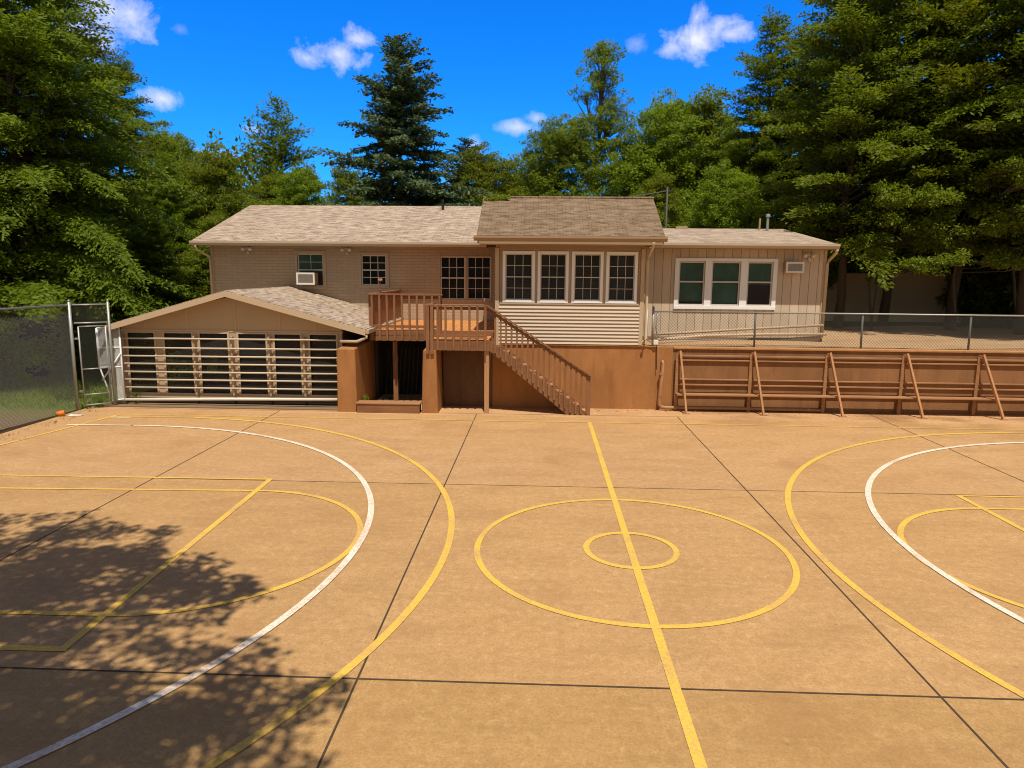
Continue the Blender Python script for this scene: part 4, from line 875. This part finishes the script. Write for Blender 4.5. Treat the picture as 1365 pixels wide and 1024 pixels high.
dup(maple, -13.5, 40, 1.9, 1.0, .72, 'green maple just right of the thin open conifer foot')
dup(maple, -11.0, 42, 1.9, 3.0, .74, 'green maple touching the left side of the big spruce')
dup(maple, -16.2, 43, 1.9, 5.0, .72, 'broad maple directly under the thin open conifer')
dup(maple, -3.0, 41, 1.9, 2.6, .82, 'yellow green maple right of the big spruce')
dup(maple, -1.2, 47, 1.9, 5.6, .80, 'small maple between the big spruce and the sparse tall tree')
locust = broadleaf('locust_tree', 41, 17, [(0, 0, 14.2, 1.5, 1.4, 1.3), (.3, 0, 15.4, 1.1, 1.0, .7), (-.9, 0, 13.0, .9, .8, .6), (1.1, .2, 12.5, 1.0, 1.0, .7), (-2.6, 0, 10.4, 2.0, 1.7, 1.1), (1.2, 0, 10.2, 1.5, 1.4, 1.1), (-3.8, .2, 8.4, 2.0, 1.9, 1.4), (-.8, 0, 8.8, 2.5, 2.2, 1.6), (-4.4, 0, 6.2, 1.9, 1.8, 1.5), (-1.8, -.5, 6.4, 2.6, 2.2, 1.8), (1.3, -.2, 7.0, 2.1, 1.9, 1.8), (-.2, 0, 4.2, 3.8, 2.4, 1.9), (2.2, 0, 4.6, 2.2, 2, 1.6), (-1.5, 0, 10.4, 2.2, 2.0, 1.5), (.6, 0, 11.4, 1.5, 1.4, 1.1), (2.4, 0, 8.6, 2.0, 1.8, 1.6), (-2.9, 0, 9.6, 1.8, 1.7, 1.2)], 'leaf_locust', 115000, .13, trunk_top=.58, tr=.24, label='tall sparse tree with open crown above the sunroom roof', group=GB, clump=.36, per=42)
put(locust, 3.2, 42, 1.9, 0, .93)
dup(maple, 6.9, 41, 1.9, .7, 1.08, 'large rounded maple right of the sparse tall tree')
dup(maple, 9.4, 42, 1.9, 3.7, 1.10, 'large maple in front of the pointed conifers')
dup(maple, 5.6, 35.5, 1.9, 4.4, .62, 'maple behind the utility pole')
dup(maple, 8.6, 33.5, 1.9, 2.2, .64, 'low maple behind the vent pipes of the right wing')
dup(maple, 0.4, 45, 1.9, 1.6, .80, 'green maple behind the left side of the sunroom roof')
dup(maple, 13.8, 35.6, 1.9, 1.1, .60, 'maple with bright leaves behind the left end of the tan garden wall')
dup(maple, 17.6, 36.0, 1.9, 3.3, .66, 'maple with bright leaves behind the right end of the tan garden wall')
dup(maple, 20.9, 31.5, 1.7, 5.2, .70, 'dark maple behind the far right of the low fence')
dup(maple, 11.2, 32.0, 1.8, 2.9, .52, 'dark bushy maple behind the right corner of the wing')
bushA = broadleaf('beech_sapling', 51, 4.5, [(0, 0, 3.0, 1.3, 1.2, .7), (-1.0, -.3, 2.5, .9, .9, .5), (1.1, -.2, 2.4, 1.0, .9, .5), (.2, -.6, 1.8, .9, .8, .45), (-.5, .2, 3.8, .7, .7, .4)], 'leaf_bright', 7000, .16, trunk_top=.7, tr=.05, label='bright green sapling rising behind the middle of the tan garden wall', group='bright saplings in the grove', clump=.3, per=36)
put(bushA, 15.2, 34.4, 1.9, 0, 1.15)
dup(bushA, 13.7, 34.2, 1.9, 2, 1.05, 'bright green sapling behind the left end of the tan garden wall')
dup(bushA, 17.4, 34.4, 1.9, 4, 1.1, 'bright sapling behind the right end of the tan garden wall')
_r = random.Random(3)
young = broadleaf('beech_tree', 52, 7, [(_r.uniform(-2.2, 2.2), _r.uniform(-4.8, -1.2), _r.uniform(3.0, 6.3), _r.uniform(.5, .95), _r.uniform(.45, .8), _r.uniform(.22, .45)) for _q in range(20)], 'leaf_bright', 12000, .13, trunk_top=.9, tr=.06, label='young beech with flat bright green sprays before the right border trunks', group='bright saplings in the grove', clump=.3, per=34)
put(young, 15.9, 27.6, 1.6, .1, .95)
dup(young, 13.2, 28.6, 1.6, -.15, .86, 'young beech with bright sprays before the paired grove trunks')
dup(young, 18.0, 27.4, 1.6, .25, 1.1, 'young beech with bright sprays at the right border')
shr = broadleaf('shrub', 61, 2.2, [(0, 0, 1.0, 1.2, 1.0, .9), (.9, .2, .8, .9, .8, .7), (-.9, 0, .8, .9, .8, .7)], 'leaf_maple', 9000, .13, tr=0, label='dark shrub under the trees left of the porch', group='shrubs under the trees', clump=.3, per=50, cat='shrub')
put(shr, -15.6, 30, .2, 0, 1.3)
for i, (x, y, z, s, lab) in enumerate([(-18.5, 29, .1, 1.5, 'wide shrub under the left hemlocks'), (21.5, 29.5, 1.8, 1.8, 'dark shrub at the foot of the right border conifers'), (23.8, 28, 1.8, 1.6, 'dark shrub at the far right behind the low fence'), (11.3, 32.5, 1.8, 1.2, 'dark shrub behind the right corner of the wing'), (20.0, 31.8, 1.8, 1.5, 'dark shrub covering the right end of the tan garden wall')]):
    dup(shr, x, y, z, i*1.3, s, lab)
# trees whose shadow falls into the picture from the left
sA = broadleaf('maple_tree', 71, 14, [(2.2, 1.2, 9.6, 3.4, 1.6, .9), (.6, 1.8, 10.4, 3.2, 1.9, 1.0), (3.9, 2.0, 9.0, 1.7, .7, .5), (3.8, -.2, 8.6, 3.0, 1.0, .7), (-1.5, 0, 11, 3.0, 2.6, 1.6), (0, -1.5, 9, 3, 2, 1.4), (4.3, .3, 9.9, 1.3, .7, .4)], 'leaf_maple', 46000, .135, trunk_top=.8, tr=.25, label='tall maple beside the court left of the view casting the broad shadow on the key', group=GB, clump=.33, per=46)
put(sA, -8.0, 2.8, -.05)
sB = broadleaf('maple_tree', 72, 14, [(2.6, .6, 9.6, 2.2, 1.0, .8), (.4, .6, 10.4, 2.6, 1.4, 1.0), (4.4, .2, 9.0, 1.3, .8, .5), (2.6, -1.4, 8.6, 2.4, 1.2, .7), (-1.5, -.6, 11, 2.6, 2.0, 1.4), (0, -1.8, 9, 2.6, 1.6, 1.2), (3.9, 1.5, 9.9, .9, .5, .4)], 'leaf_maple', 48000, .135, trunk_top=.8, tr=.22, label='maple beside the near corner of the court casting the front shadow', group=GB, clump=.33, per=46)
put(sB, -5.6, .25, -.05)
# leaf litter along the edges of the court
_g = np.random.default_rng(19); _n = 700; _e = _g.random(_n); _x = np.where(_e < .5, _g.uniform(-5.5, 16, _n), np.where(_e < 2, -12.9+np.abs(_g.normal(0, .35, _n)), _g.uniform(-12, 14, _n)))
_y = np.where(_e < .5, 20.3-np.abs(_g.normal(0, .22, _n)), np.where(_e < 2, _g.uniform(10, 19, _n), _g.uniform(5, 19, _n)))
lit = leaves_mesh('leaf_litter', np.stack([_x, _y, np.full(_n, .02)], 1), nrm(_g.normal(size=(_n, 3))*np.array([1, 1, .15])), nrm(_g.normal(0, .25, (_n, 3))+np.array([0, 0, 1.])), _g.uniform(.03, .075, _n), _g.uniform(.02, .04, _n), 'dead_leaf'); tag(lit, 'small dry leaves scattered along the wall foot and the fence', 'leaf litter', kind='stuff')
for _cx, _cy, _k, _lab in ((-5.12, 19.95, 60, 'green weed growing up the right face of the wide pier'), (-12.75, 19.4, 90, 'green weeds at the foot of the gate posts'), (-11.9, 19.9, 50, 'green weed behind the left end of the white pole')):
    _C = np.stack([_cx+_g.normal(0, .07, _k), _cy+_g.normal(0, .06, _k), _g.uniform(.03, .38 if _k < 70 else .3, _k)], 1)
    tag(leaves_mesh('weed', _C, nrm(_g.normal(0, .5, (_k, 3))+np.array([0, 0, .9])), nrm(_g.normal(size=(_k, 3))), .12, .035, 'leaf_maple'), _lab, 'weed', 'weeds in the joints')
# moss on the sunroom ridge
_g = np.random.default_rng(9); _n = 420; _C = np.stack([-1.75+.75*_g.random(_n)**.8, 22.2-.25*_g.random(_n)**1.5, np.full(_n, 6.25)], 1); _C[:, 2] -= (22.2-_C[:, 1])*.52; _C[:, 2] += _g.normal(.03, .03, _n)
moss = leaves_mesh('moss_patch', _C, nrm(_g.normal(size=(_n, 3))), nrm(_g.normal(0, .5, (_n, 3))+np.array([0, 0, 1.])), .10, .06, 'leaf_maple'); tag(moss, 'green moss and leaves on the left end of the sunroom roof ridge', 'moss')
# far woods
def far_woods():
    g = np.random.default_rng(77); n = 170000; ang = np.concatenate([g.uniform(-62, 62, 110000), g.uniform(62, 298, 60000)]); d = g.uniform(52, 66, n); top = 5.2+1.6*np.sin(ang*.21)+1.3*np.sin(ang*.53+1)+.8*np.sin(ang*1.7)
    top += np.where(np.abs(ang) > 20, 3.5, 0)+np.where((ang > 10) & (ang < 90), 3., 0); x = np.sin(np.radians(ang))*d; y = np.cos(np.radians(ang))*d; z = 1.5+top*(g.random(n)**.8)
    C = np.stack([x, y, z], 1); C += g.normal(0, .3, (n, 3)); D = nrm(g.normal(size=(n, 3))); Nn = nrm(g.normal(0, .5, (n, 3))+np.array([0, -.5, .8]))
    o = leaves_mesh('far_woods', C, D, Nn, np.where(np.abs(ang) < 62, .42, .9)*g.uniform(.6, 1.3, n), np.where(np.abs(ang) < 62, .28, .7)*g.uniform(.6, 1.3, n), 'leaf_far'); tag(o, 'far mass of green woods closing the view behind the trees', 'woods', kind='stuff')
far_woods()
def grass():
    g = np.random.default_rng(5); n = 26000; x = g.uniform(-26, -12.6, n); y = g.uniform(19.2, 31, n); C = np.stack([x, y, np.array([ground_z(a, b) for a, b in zip(x, y)])+.06], 1)
    D = nrm(np.array([0, 0, 1.])+g.normal(0, .45, (n, 3))); Nn = nrm(g.normal(size=(n, 3))); o = leaves_mesh('grass', C, D, Nn, .17*g.uniform(.6, 1.4, n), .03, 'grass_blade'); tag(o, 'short green grass of the lawn behind the tall fence', 'grass', kind='stuff')
grass()
